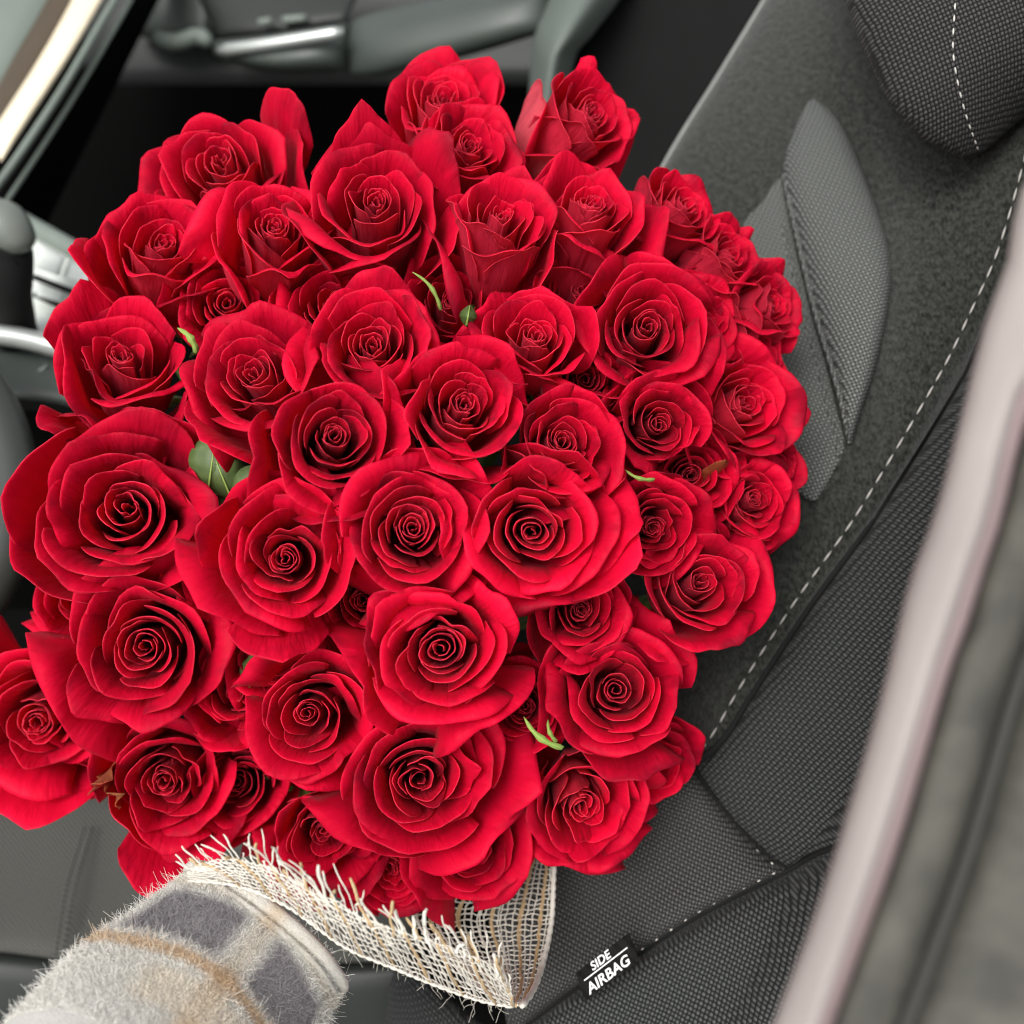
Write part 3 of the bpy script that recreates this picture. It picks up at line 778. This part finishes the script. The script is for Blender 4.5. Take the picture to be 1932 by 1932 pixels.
def make_rose(i, spec):
    x, y, rpx, ax, ay, dz, openness, guards, label = spec[:9]
    extra = spec[9] if len(spec) > 9 else []
    r_ = np.random.default_rng(100 + i)
    rr = math.hypot((x - 780), (y - 950)) / 800
    d = .565 + .105 * rr ** 2 + dz
    R = rpx * 1.07 / FPX * d
    HH = 2.25
    c = P(x, y, d)
    ray = c / np.linalg.norm(c)
    e1_ = np.cross(ray, [0, 1, 0]); e1_ /= np.linalg.norm(e1_)
    e2_ = np.cross(e1_, ray)
    az = math.sqrt(max(.05, 1 - ax * ax - ay * ay))
    A = ax * e1_ + ay * e2_ - az * ray
    X = np.cross([0.02, 1, 0.05], A); X /= np.linalg.norm(X); Y = np.cross(A, X)
    spin = r_.uniform(0, 6.28)
    Rm = M3 @ np.stack([X, Y, A], -1)
    base = W(c - A * HH * R)
    root = empty("red_rose", base, label, "rose", "red roses in the bouquet", Matrix(Rm.tolist()))
    bpy.context.view_layer.update
    # rose space: z along the axis, rim plane at z = 1.5 R
    H = HH
    tint = r_.uniform(.90, 1.08)
    phi = spin
    # whole-bloom irregularity
    ka = r_.normal(0, 1.0, (3, 3)); kp = r_.uniform(0, 6.28, 3)
    hand = 1 if r_.random() < .7 else -1
    def emit(g, mat=None, nm="petal"):
        q = g / 1.0
        for a in range(3):
            ww = np.sin(q @ ka[a] * 1.5 + kp[a])
            q = q + .035 * ww[..., None] * np.array([1, .6, .4] if a == 0 else [.5, 1, .4] if a == 1 else [.3, -.6, .8]) * np.clip(q[..., 2:] / H, 0, 1)
        q = q * np.array([1, hand, 1])
        nn = grid_normals(q)
        th = .012
        back = q + nn * th * hand
        v = np.vstack([q.reshape(-1, 3), back.reshape(-1, 3)]) * R
        o = mesh_obj(nm, v, PET_F, mat or PETAL, root, uv=PET_UV, attrs={"side": PET_SIDE})
        o.color = (tint, tint, tint, 1)
        return o
    sunk = r_.uniform(.08, .28)
    off = r_.normal(0, .07, 2)
    rhos = list(np.linspace(.04, r_.uniform(.19, .29), int(r_.integers(8, 12)))) + list(.30 + (.68 - .30 + .04 * openness) * np.linspace(0, 1, int(7 + 4 * openness)) ** 1.05) + list(np.linspace(.75 + .03 * openness, 1.03, 6))
    for k, rho in enumerate(rhos):
        t = rho
        rho = rho * r_.uniform(.93, 1.07)
        ztip = H - sunk * (1 - t) ** 1.5 - (.02 + .26 * openness) * max(0, t - .4) ** 1.4 + r_.normal(0, .03) * (t > .25)
        dlt = (.02 + .34 * t ** 1.25) * (.55 + .6 * openness)
        pr = ((.05 + .05 * t, .02), (.12 + .66 * t ** .8, .10), (max(rho * .45, rho - dlt), ztip - (.55 - .28 * min(1, t * 1.6))), (rho, ztip))
        w = (1.5 if t < .25 else 1.30 - .40 * t) + r_.normal(0, .10)
        roll = .012 + .19 * max(0, t - .15) ** 1.2 * r_.uniform(.2, 1.9)
        crum = 1 + 2.2 * (r_.random() < .13)
        g = petal_grid(r_, phi, w, pr, .12 * (1 - .5 * t), .08 if t < .25 else r_.uniform(.12, .25), 2.1 if t > .25 else 2.6, roll, (.010 + .036 * t) * crum, r_.uniform(0, .07) * min(1, t * 2))
        g[..., :2] += off * (1 - t) * np.clip(g[..., 2:] / H, 0, 1) ** 2
        emit(g)
        phi += rad(137.5) + r_.normal(0, .20)
    # guard petals: broad, opened away from the bloom
    for k in range(guards):
        hug = ay > .5
        rho = r_.uniform(1.02, 1.12) if hug else r_.uniform(1.02, 1.24); zt = H - (r_.uniform(.1, .45) if hug else r_.uniform(.12, .5))
        pr = ((.12, .0), (.98, .02), (.98, H * .66), (rho, zt))
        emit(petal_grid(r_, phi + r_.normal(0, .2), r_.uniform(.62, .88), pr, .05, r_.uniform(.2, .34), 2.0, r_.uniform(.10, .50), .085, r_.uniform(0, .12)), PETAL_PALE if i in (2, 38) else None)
        phi += rad(137.5)
    for (deg, reach, zt, w, roll, *kind_) in extra:
        # deg: direction in the picture, counter-clockwise from the right
        dirv = math.cos(rad(deg)) * e1_ + math.sin(rad(deg)) * e2_
        a_ = math.atan2(dirv.dot(Y), dirv.dot(X)) * hand
        pr = ((.12, .0), (.95, .0), (max(1.0, reach * .78), H + zt - .42), (reach, H + zt))
        if kind_ and kind_[0] == 'B':
            emit(petal_grid(r_, a_, w, pr, .08, .30, 1.8, roll, .22, .10), PETAL_BROWN, "withered_petal")
        else:
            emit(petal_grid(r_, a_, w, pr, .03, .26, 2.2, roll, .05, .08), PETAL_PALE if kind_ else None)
    # calyx and stem
    zz = np.linspace(-.42, .12, 7) * R
    v, f = tube(np.stack([0 * zz, 0 * zz, zz], -1), np.array([.05, .07, .14, .20, .22, .19, .10]) * R, 8)
    cal = mesh_obj("calyx", v, f, SEPAL, root)
    for k in range(5):
        a_ = k * 2 * math.pi / 5 + spin
        ln = r_.uniform(.7, 1.0)
        tt = np.linspace(0, 1, 7)
        rr_ = .18 + .72 * tt ** .8 * r_.uniform(.9, 1.15); zz_ = -.05 + .30 * np.sin(tt * 2.2) * ln - .25 * tt ** 2
        wd = .13 * np.sin(np.clip(tt * .85 + .15, 0, 1) * math.pi) ** .7 * (1 - .6 * tt) + .006
        cen = np.stack([rr_ * math.cos(a_), rr_ * math.sin(a_), zz_], -1)
        sd_ = np.array([-math.sin(a_), math.cos(a_), 0])
        g = np.stack([cen - sd_ * wd[:, None], cen + np.array([0, 0, .02]), cen + sd_ * wd[:, None]], 1)
        vv, ff = slab(g * R, (g + [0, 0, -.018]) * R)
        mesh_obj("sepal", vv, ff, SEPAL, root)
    bind = to_local(root, W(P(690, 1240, .90))[None])[0]
    s0 = np.array([0, 0, -.38 * R])
    ctrl = np.array([0, 0, -1.6 * R])
    tt = np.linspace(0, 1, 9)[:, None]
    path = (1 - tt) ** 2 * s0 + 2 * tt * (1 - tt) * ctrl + tt ** 2 * bind
    v, f = tube(path, .0028, 7)
    mesh_obj("stem", v, f, STEM, root)
    return root

G = 4
ROSES = [
    # x, y, r, ax, ay, dz, openness, guards, label, extra petals
    (848, 165, 106, .10, .78, .01, .7, 3, "red rose highest in the bouquet, topmost against the dark footwell"),
    (893, 250, 95, .28, .68, .0, .7, 3, "small red rose directly below the topmost one"),
    (1135, 200, 96, .62, .58, .0, .3, 3, "red rose with pale pink cup at the bouquet's top right corner"),
    (405, 300, 122, -.28, .50, .0, .9, 3, "wide open red rose with one tall upright petal, top left", [(50, 1.45, .05, .42, .10)]),
    (300, 445, 98, .03, .58, .0, .4, 3, "small half open red rose at the upper left edge", [(200, 1.35, -.35, .7, .12)]),
    (530, 405, 106, .08, .62, .0, .5, 3, "half open red rose with pointed outer petal and long cup, upper left"),
    (708, 372, 122, .0, .48, -.015, .6, 3, "large round red rose at upper centre with two raised back petals", [(95, 1.3, -.05, .6, .1), (45, 1.42, -.1, .5, .2)]),
    (952, 390, 106, .16, .70, -.01, .4, 3, "red rose showing its tall smooth cup, right of upper centre"),
    (1112, 376, 110, .22, .70, .0, .55, 3, "red rose with a broad petal spread to the upper right"),
    (1305, 378, 86, .62, .58, .005, .6, 3, "dark red rose beside the grey seat back, upper right edge"),
    (1395, 462, 84, .70, .50, .008, .45, 3, "side view red rose on the upper right edge near the insert"),
    (1482, 570, 80, .82, .25, .01, .45, 3, "narrow red rose turned to the seat, furthest right"),
    (1345, 590, 78, .68, .3, .015, .45, 3, "small red rose squeezed behind the open one at centre right"),
    (233, 660, 116, -.10, .50, .0, .5, 3, "red rose with curled back petals on the left edge", [(120, 1.35, -.2, .6, .22), (225, 1.5, -.55, .4, .1)]),
    (480, 683, 112, -.2, .46, -.01, .6, 3, "red rose with sickle shaped lower petal, left of centre", [(232, 1.35, -.3, .75, .12)]),
    (695, 640, 114, -.06, .36, -.005, .6, 3, "red rose just above the middle, under the long green sepal"),
    (1008, 628, 100, .1, .42, .005, .55, 3, "medium red rose beneath the tall smooth cup, right of the long green sepal"),
    (1220, 615, 116, .1, .2, -.005, .7, 4, "broad red rose with loose swirl at centre right"),
    (1428, 762, 106, .60, .15, .005, .6, 4, "red rose touching the seat insert, middle of the right edge"),
    (880, 755, 114, .14, .28, -.01, .6, 4, "red rose with a cupped swirl at the bouquet's middle"),
    (628, 835, 128, .0, .05, -.015, .8, 4, "round flat faced red rose directly left of the middle"),
    (1078, 828, 104, .28, .25, -.005, .5, 4, "red rose half covered from below by a bigger one, right of the middle"),
    (1250, 795, 90, .2, .1, .005, .6, 4, "small red rose between two larger ones, centre right"),
    (222, 965, 172, -.15, .1, -.015, 1.0, 0, "largest red rose fully open on the left side", [(165, 1.12, -.2, .8, .10), (215, 1.1, -.25, .7, .1), (60, 1.15, -.2, .6, .12)]),
    (546, 1045, 124, .0, .02, -.015, .6, 4, "cup shaped red rose in the lower middle left", [(265, 1.5, -.45, .6, .1)]),
    (778, 1000, 124, .0, .0, -.01, .8, 4, "round red rose with dense swirl just below the middle", [(185, 1.3, -.25, .5, .1)]),
    (1022, 990, 132, .15, .05, -.015, .7, 4, "big red rose with a smooth wide petal, right of centre", [(335, 1.3, -.2, .8, .08)]),
    (1238, 985, 86, .2, .05, .01, .55, 4, "small red rose beside the green sepal, lower centre right"),
    (1430, 945, 72, .4, .05, .015, .5, 4, "small red rose with a torn browned petal near the seat", [(170, 1.5, -.2, .6, .1), (140, 1.15, .12, .55, .3, "B")]),
    (1332, 1112, 116, .28, .05, -.005, .7, 3, "red rose nearest the white seat stitching, lower right edge"),
    (262, 1235, 158, -.18, -.1, -.015, 1.0, 2, "second largest red rose, open below the largest one"),
    (72, 1345, 132, -.22, -.12, .0, .7, 4, "red rose cut by the left border of the photo", [(262, 1.4, -.1, .7, .1)]),
    (832, 1228, 140, .0, -.05, -.02, .8, 4, "large red rose with ruffled rim, lower middle"),
    (1095, 1150, 84, .1, .0, .02, .5, 4, "sunken small red rose between four larger roses, lower right"),
    (580, 1355, 116, -.12, -.15, -.005, .7, 4, "red rose above the frayed burlap, lower left of centre"),
    (1180, 1310, 120, .20, -.02, -.005, .6, 4, "large red rose at the lower right, above the bottom right one"),
    (318, 1478, 120, -.1, -.22, .0, .6, 4, "damaged red rose with brown withered petal above the sleeve", [(262, 1.65, -.2, .5, .1), (170, .66, .16, .40, .25, "B"), (196, .56, .12, .30, .3, "B")]),
    (800, 1475, 138, .05, -.15, -.015, .8, 4, "wide smooth red rose in the bottom row above the burlap"),
    (1110, 1525, 112, .18, -.28, -.005, .55, 4, "red rose with pale outer petal at the bottom right", [(130, 1.45, -.3, .75, .12, "P")]),
    (608, 1582, 98, -.02, -.28, .01, .6, 4, "red rose half hidden by the burlap fringe"),
    (885, 1606, 106, .05, -.28, .0, .8, 3, "lowest red rose, hanging over the burlap mesh"),
    (735, 1640, 84, .0, -.35, .02, .6, 4, "red rose petals tucked behind the fringe, left of the lowest rose"),
    (985, 1325, 78, .0, .0, .035, .5, 4, "deep red rose in shade below the ruffled one"),
    (1240, 1440, 80, .3, -.2, .03, .6, 4, "red petals showing behind the large rose at the lower right"),
    (455, 1480, 92, -.05, -.1, .04, .6, 4, "shaded red rose behind the damaged one"),
    (1465, 885, 74, .6, -.05, .03, .6, 4, "ragged red petals of a rose at the right edge"),
    (1440, 670, 74, .6, .12, .03, .5, 4, "shaded red rose tucked behind the furthest right one"),
    (640, 560, 100, .0, .4, .035, .5, 4, "shaded red rose deep under the upper centre pair"),
    (425, 1080, 90, .0, .0, .045, .5, 4, "shaded red rose between the two largest roses"),
    (690, 1130, 90, .0, .0, .04, .5, 4, "shaded red rose in the gap beneath the dense swirled one"),
    (430, 560, 92, .0, .3, .04, .5, 4, "shaded red rose under the pointed petal rose, upper left"),
    (850, 560, 96, .0, .35, .04, .5, 4, "shaded red rose beneath the tall cup rose"),
    (1100, 540, 92, .15, .35, .035, .5, 4, "shaded red rose beneath the one with broad spread petals"),
    (520, 1230, 90, .0, .0, .045, .5, 4, "shaded red rose below the cup shaped one, above the burlap"),
    (1115, 705, 88, .15, .15, .032, .5, 4, "shaded red rose between the broad swirled one and its smaller lower neighbours"),
    (1318, 892, 80, .25, .1, .028, .5, 4, "shaded red rose behind the browned petal near the seat"),
    (150, 1120, 88, -.15, .0, .04, .5, 4, "shaded red rose at the left edge between the two largest"),
    (455, 1310, 84, -.05, -.05, .035, .5, 4, "shaded red rose just beyond the second largest one, lower left"),
    (180, 1360, 84, -.15, -.1, .04, .5, 4, "shaded red rose between the border rose and the damaged one"),
]
ROOTS = []
for i, s in enumerate(ROSES):
    ROOTS.append(make_rose(i, s))
bpy.context.view_layer.update()

# leaves and long sepals that show in the gaps between the blooms
LEAVES = [
    # host rose, x, y, lift, direction deg, length px, half width px, material
    (24, 392, 930, .02, 82, 125, 34, 'L'), (24, 436, 940, .026, 112, 120, 30, 'L'), (24, 445, 965, .016, 48, 120, 36, 'L'), (24, 418, 1000, .03, 70, 90, 22, 'L'),
    (7, 832, 585, .004, 128, 90, 8, 'S'), (5, 372, 665, .02, 130, 60, 14, 'S'),
    (27, 1235, 905, -.012, 160, 60, 8, 'S'), (38, 1062, 1412, -.045, 140, 95, 13, 'S'), (38, 1050, 1400, -.045, 110, 45, 8, 'S'),
    (34, 470, 1300, .02, 80, 70, 18, 'L'), (17, 880, 615, .01, 80, 40, 12, 'L'),
]
for host, x, y, lift, deg, ln, hw_, kind_ in LEAVES:
    root = ROOTS[host]
    rr = math.hypot((x - 780), (y - 950)) / 800
    d = .565 + .105 * rr ** 2 + lift + (.018 if kind_ == 'L' else .004)
    t = np.linspace(0, 1, 12)
    cx_ = x + np.cos(rad(deg)) * ln * t; cy_ = y - np.sin(rad(deg)) * ln * t
    if kind_ == 'L':
        wdt = hw_ * 1.25 * np.sin(np.clip(t * .93 + .05, 0, 1) * math.pi) ** .8 * (1 + .06 * np.sin(t * 60)) + .6
    else:
        wdt = hw_ * .62 * (np.sin(np.clip(t * .6 + .12, 0, 1) * math.pi) ** .7) * (1 - t) ** .55 * (1 + .25 * np.sin(t * 17)) + .5
        cx_ = cx_ + np.sin(rad(deg)) * ln * .13 * np.sin(t * 3.0) * (1 if (x + y) % 2 else -1)
        cy_ = cy_ + np.cos(rad(deg)) * ln * .13 * np.sin(t * 3.0) * (1 if (x + y) % 2 else -1)
    nx, ny = np.sin(rad(deg)), np.cos(rad(deg))
    q = np.linspace(-1, 1, 7)
    gx = cx_[:, None] + nx * wdt[:, None] * q + 0 * q; gy = cy_[:, None] + ny * wdt[:, None] * q
    gd = d - .004 * np.sin(t * 3)[:, None] + .0035 * (np.abs(q) - .5)[None] * (wdt / (hw_ + 1))[:, None] + .0008 * np.sin(t * 26)[:, None] * np.abs(q)[None]
    fr = P(gx, gy, gd); bk = P(gx, gy, gd + .0004)
    v, f = slab(fr, bk)
    mesh_obj("leaf" if kind_ == 'L' else "sepal", to_local(root, W(v)), f[:, ::-1], LEAF if kind_ == 'L' else SEPAL_L, root)
    if kind_ == 'L':
        v, f = tube(to_local(root, W(P(cx_, cy_, d - .004 * np.sin(t * 3) - .0021))), np.linspace(.0007, .0002, 12), 5)
        mesh_obj("leaf_vein", v, f, SEPAL_L, root)

# ------------------------------------------------------------------ burlap wrap
bw = empty("burlap_wrap", W(P(800, 1800, .60)), "open weave white and tan burlap ribbon with frayed edge under the roses", "burlap")
def ladj(o_pts): return to_local(bw, W(o_pts))
fr_top = [(352, 1640, .548), (400, 1622, .540), (440, 1618, .534), (495, 1628, .528), (550, 1655, .523), (632, 1702, .52), (715, 1742, .52), (797, 1770, .523), (870, 1795, .528), (930, 1825, .535), (962, 1862, .545)]
fr_bot = [(356, 1662, .556), (400, 1664, .552), (450, 1672, .548), (500, 1690, .545), (552, 1716, .543), (605, 1755, .543), (660, 1792, .545), (742, 1826, .548), (825, 1860, .553), (907, 1888, .558), (968, 1900, .562)]
# front band runs on behind its lower edge so that it is a real turned-under fold
fr_und = [(370, 1680, .60), (420, 1690, .60), (470, 1700, .60), (520, 1715, .60), (570, 1738, .60), (620, 1765, .60), (672, 1790, .60), (742, 1818, .60), (825, 1846, .60), (900, 1872, .60), (960, 1886, .60)]
bk_r = [(1048, 1590, .70), (1045, 1640, .695), (1040, 1740, .68), (1023, 1822, .65), (1006, 1868, .61), (985, 1898, .572)]
bk_l = [(900, 1560, .71), (880, 1600, .71), (820, 1660, .70), (780, 1730, .69), (830, 1800, .66), (935, 1892, .578)]
NS, NT = 120, 22
ft, fb, fu = curve_pts(fr_top, NS), curve_pts(fr_bot, NS), curve_pts(fr_und, NS)
def front_pt(s, t):
    """s along the band, t from the frayed edge (0) to the fold (1) and under (1.4)"""
    f = np.clip(s, 0, 1) * (NS - 1)
    g = [np.stack([np.interp(f, np.arange(NS), c[:, k]) for k in range(3)], -1) for c in (ft, fb, fu)]
    t = np.asarray(t)[..., None]
    a = g[0] * (1 - t) + g[1] * t
    b = g[1] * (1 - (t - 1) / .4) + g[2] * (t - 1) / .4
    q = np.where(t <= 1, a, b)
    bul = np.clip(1 - (2 * np.minimum(t, 1) - 1) ** 2, 0, 1)[..., 0] * .006
    return P(q[..., 0], q[..., 1], q[..., 2] - bul)
br_, bl_ = curve_pts(bk_r, 80), curve_pts(bk_l, 80)
def back_pt(s, t):
    f = np.clip(t, 0, 1) * 79
    a = np.stack([np.interp(f, np.arange(80), bl_[:, k]) for k in range(3)], -1)
    b = np.stack([np.interp(f, np.arange(80), br_[:, k]) for k in range(3)], -1)
    s = np.asarray(s)[..., None]
    q = a * (1 - s) + b * s
    bul = np.sin(np.clip(s[..., 0], 0, 1) * math.pi) * .012
    return P(q[..., 0], q[..., 1], q[..., 2] + bul)
rb = np.random.default_rng(5)
white, tan = [], []
def thread(fn, s, t, r, tanned):
    n = len(s)
    p = fn(s, t)
    p = p + rb.normal(0, .00025, p.shape)
    rr_ = r * (1 + .2 * np.sin(np.arange(n) * 1.7 + rb.uniform(0, 6)))
    v, f = tube(ladj(p), rr_, 5)
    (tan if tanned else white).append((v, f))
slant = .10                                       # the cut runs a little off the thread
for k in range(9):                                # threads along the band
    t0 = .05 + k * .118
    s = np.linspace(max(0, .0), 1, 90)
    tt = t0 + .05 * np.sin(s * 6 + k * .4) + .02 * np.sin(s * 40 + k)
    thread(front_pt, s, np.clip(tt, 0, 1.02), .00032, False)
for k in range(70):                                # threads across the band
    s0 = k / 69 * 1.0 + rb.normal(0, .003)
    tanned = (k % 7 == 3)
    for q in range(2 if k % 5 == 0 else 1):
        t = np.linspace(0.0, 1.06, 14)
        s = s0 + slant * t + q * .0035 + .002 * np.sin(t * 5 + k)
        thread(front_pt, s, t, .0003 if not tanned else .0006, tanned)
# frayed ends, each a loose thread
for k in range(0, 84):
    s0 = np.clip(k / 83 + rb.normal(0, .006), 0, 1)
    tanned = (k % 7 == 3)
    if rb.random() < .16 and not tanned: continue
    base0 = front_pt(np.array([s0]), np.array([0.02]))[0]
    ln = .003 + .015 * rb.random() ** 1.5 * (1.15 if not tanned else .95) * (.55 + .45 * math.sin(min(1, max(0, s0)) * math.pi) + .2)
    dirc = np.array([-.40 + rb.normal(0, .09), .90, .22 + rb.normal(0, .12)])
    if s0 < .2: dirc = dirc * (1 - (.2 - s0) * 1.5) + np.array([-1.1, .25, .1]) * (.2 - s0) * 4
    if s0 > .6: dirc = dirc + np.array([.32, 0, 0]) * (s0 - .6) * 2
    dirc /= np.linalg.norm(dirc)
    tt = np.linspace(-.25, 1, 9)[:, None]
    bend = rb.normal(0, .0024, 3)
    path = base0 + dirc * tt * ln + bend * np.clip(tt, 0, 1) ** 2 + .00035 * np.sin(tt * 9 + k) * np.array([1, .2, .6])
    thick_ = .0007 if tanned else rb.choice([.00032, .00042, .0008], p=[.6, .3, .1])
    v, f = tube(ladj(path), np.r_[np.full(5, thick_ * .85), thick_, thick_ * 1.05, thick_ * 1.1, thick_ * .7], 6)
    mesh_obj("fringe_thread", v, f, TAN_T if tanned else WHITE_T, bw)
# back layer: crosswise and lengthwise threads
for k in range(34):
    t0 = (k + .5) / 34
    s = np.linspace(0, 1, 34)
    thread(back_pt, s, np.clip(t0 + .05 * (1 - s) * np.sin(t0 * 3) + .004 * np.sin(s * 40 + k), 0, 1), .00036, False)
for k in range(20):
    s0 = (k + .3) / 20
    t = np.linspace(0, 1, 44)
    tanned = k in (2, 6, 11, 15, 18)
    for q in range(2 if (tanned or k % 3 == 0) else 1):
        thread(back_pt, np.clip(s0 + q * .012 + .003 * np.sin(t * 14 + k), 0, 1), t, .00042 if not tanned else .0007, tanned)
v, f = join(white); o = mesh_obj("white_weave", v, f, WHITE_T, bw); tag(o, kind="stuff")
v, f = join(tan); o = mesh_obj("tan_weave", v, f, TAN_T, bw); tag(o, kind="stuff")
# bound selvedge along the right edge and fold
p = back_pt(np.full(60, 1.0), np.linspace(0, 1, 60))
v, f = tube(ladj(p), .0015 + .0003 * np.sin(np.arange(60) * 2.1), 8)
mesh_obj("selvedge", v, f, WHITE_T, bw)
p = front_pt(np.linspace(.02, 1, 120), np.full(120, 1.0))
v, f = tube(ladj(p), .0008 + .0003 * np.sin(np.arange(120) * 2.1), 8)
mesh_obj("selvedge", v, f, WHITE_T, bw)
# loose curly fibres hanging off the fold
fib = []
for k in range(38):
    s0 = rb.uniform(.35, 1.0) ** .7
    b0 = front_pt(np.array([s0]), np.array([1.0]))[0]
    n = 14
    st = rb.normal(0, 1, (n, 3)); st[:, 1] -= .5
    st = np.cumsum(st, 0); st = np.cumsum(st, 0)
    st = st / max(1e-6, np.abs(st).max()) * rb.uniform(.002, .009)
    v, f = tube(ladj(b0 + st), .00008, 4)
    fib.append((v, f))
v, f = join(fib); o = mesh_obj("loose_fibres", v, f, WHITE_T, bw); tag(o, kind="stuff")

# ------------------------------------------------------------------ the sleeved forearm holding the bouquet
pe = empty("person", W(P(330, 1900, .52)), "forearm in a fuzzy grey and cream plaid wool sleeve holding the bouquet", "person")
NA, NL = 96, 110
ctr = curve_pts([(508, 1738, .600), (468, 1790, .590), (405, 1870, .570), (335, 1960, .545), (250, 2080, .51), (170, 2200, .48)], NL)
hw = np.interp(np.linspace(0, 1, NL), [0, .12, .3, .55, 1], [176, 192, 222, 255, 300])     # half width in px
cp = P(*ctr.T)
tn = np.gradient(cp, axis=0); tn /= np.linalg.norm(tn, axis=1, keepdims=True)
vd = cp / np.linalg.norm(cp, axis=1, keepdims=True)
sx_ = np.cross(tn, vd); sx_ /= np.linalg.norm(sx_, axis=1, keepdims=True)
sy_ = np.cross(sx_, tn)
rw = hw / FPX * ctr[:, 2]
aa = np.linspace(0, 2 * math.pi, NA)
L_ = np.r_[0, np.cumsum(np.linalg.norm(np.diff(cp, axis=0), axis=1))]
AA, LL = np.meshgrid(aa, L_)
fold = 1 + .03 * np.sin(3 * AA + LL * 40) + .02 * np.sin(5 * AA - LL * 60 + 1) - .05 * np.exp(-((LL - .045) / .012) ** 2) * (0.5 + .5 * np.sin(AA * 1.5 + 1))
grid = cp[:, None] + (np.cos(AA) * fold * rw[:, None])[..., None] * sx_[:, None] + (np.sin(AA) * fold * rw[:, None] * .62)[..., None] * sy_[:, None]
def plaid(a, l):
    """tartan of the wool by angle round the arm and length from the cuff"""
    a = np.asarray(a) % (2 * math.pi); l = np.asarray(l)
    nz = .16 * np.sin(a * 7 + l * 90) * .3
    base = np.stack(np.broadcast_arrays(.55 + 0 * a, .54 + 0 * a, .495 + 0 * a), -1)
    purple = np.array([.17, .16, .168]); tanc = np.array([.44, .29, .15]); cream = np.array([.58, .51, .40])
    def band(x, c, w, s): return lsmooth(-np.abs(x - c), -w - s, -w + s)
    lp = l + .004 * np.sin(a * 3)
    bl = band(lp, .037, .0165, .004)                     # dark block along the arm
    ba = np.clip(band(a, 4.05, .50, .07) + band(a, 5.30, .42, .07) , 0, 1)
    k = (bl * ba)[..., None]; c = base * (1 - k) + purple * k
    k = (bl * band(a, 4.72, .10, .06) * .55)[..., None]; c = c * (1 - k) + cream * .8 * k
    k = (band(lp, .0625, .004, .003) * .85)[..., None]; c = c * (1 - k) + tanc * k
    k = (band(a, 4.72, .10, .08) * (1 - bl) * .7)[..., None]; c = c * (1 - k) + tanc * 1.05 * k
    k = (band(lp, .010, .004, .002) * .5)[..., None]; c = c * (1 - k) + cream * k
    k = (band(lp, .085, .012, .004) * band(a, 4.75, .55, .1) * .7)[..., None]; c = c * (1 - k) + cream * k
    return np.clip(c, 0, 1)
colr = plaid(AA, LL)
th = grid + (cp[:, None] - grid) * .06
v, f = slab(grid, th)
sl = mesh_obj("sleeve", to_local(pe, W(v)), f, WOOL, pe, attrs={"plaid": np.vstack([colr.reshape(-1, 3)] * 2)})
# turned cuff hem
for l0, r0, nm in ((.0015, .0032, "cuff_hem"), (.0085, .0014, "cuff_seam")):
    i0 = np.searchsorted(L_, l0)
    ring = grid[i0] + (grid[i0] - cp[i0]) * .012
    v, f = tube(ring, r0, 10, False)
    ca = plaid(np.repeat(aa, 10), np.full(len(v), .010))
    mesh_obj(nm, to_local(pe, W(v)), f, WOOL, pe, attrs={"plaid": ca})
# wool fuzz as hair curves
NH = 60000
ha = rb.uniform(math.pi * .85, math.pi * 2.15, NH); hl = rb.uniform(0, L_[-1] * .8, NH)
fi = np.interp(hl, L_, np.arange(NL)); ai = ha % (2 * math.pi) / (2 * math.pi) * (NA - 1)
def bil(g, fi, ai):
    i = np.clip(fi.astype(int), 0, NL - 2); j = np.clip(ai.astype(int), 0, NA - 2)
    a = (fi - i)[:, None]; b = (ai - j)[:, None]
    return g[i, j] * (1 - a) * (1 - b) + g[i + 1, j] * a * (1 - b) + g[i, j + 1] * (1 - a) * b + g[i + 1, j + 1] * a * b
roots = bil(grid, fi, ai)
gn = grid - cp[:, None]; gn /= np.linalg.norm(gn, axis=-1, keepdims=True)
nr_ = bil(gn, fi, ai)
K = 6
lenh = rb.gamma(2.2, .00068, NH); lenh = np.minimum(np.where(rb.random(NH) < .01, lenh * 2.2, lenh), .0055)
dirn = nr_ * rb.uniform(.15, .7, NH)[:, None] + rb.normal(0, .8, (NH, 3))
dirn /= np.linalg.norm(dirn, axis=1, keepdims=True)
curl = rb.normal(0, 1, (NH, 3)) * .55
tt = np.linspace(0, 1, K)
pts = roots[:, None] + lenh[:, None, None] * (dirn[:, None] * tt[None, :, None] + curl[:, None] * (tt ** 2)[None, :, None])
hc = bpy.data.hair_curves.new("wool_fuzz")
hc.add_curves([K] * NH)
hc.attributes["position"].data.foreach_set("vector", to_local(pe, W(pts.reshape(-1, 3))).astype(np.float32).ravel())
ra = hc.attributes.get("radius") or hc.attributes.new("radius", 'FLOAT', 'POINT')
ra.data.foreach_set("value", np.tile(np.linspace(.00014, .00005, K), NH).astype(np.float32))
ca = hc.attributes.new("plaid", 'FLOAT_COLOR', 'CURVE')
hcol = np.clip(plaid(ha, hl) * rb.uniform(.7, 1.4, NH)[:, None] + .04, 0, 1)
ca.data.foreach_set("color", np.concatenate([hcol, np.ones((NH, 1))], 1).astype(np.float32).ravel())
hm, hn_, hl_, hb = new_mat("wool_fibre")
ha_ = hn_.new("ShaderNodeAttribute"); ha_.attribute_name = "plaid"
hl_.new(ha_.outputs["Color"], hb.inputs["Base Color"]); hb.inputs["Roughness"].default_value = .9
hc.materials.append(hm)
ho = bpy.data.objects.new("wool_fuzz", hc); col.objects.link(ho); ho.parent = sl
tag(ho, kind="stuff")
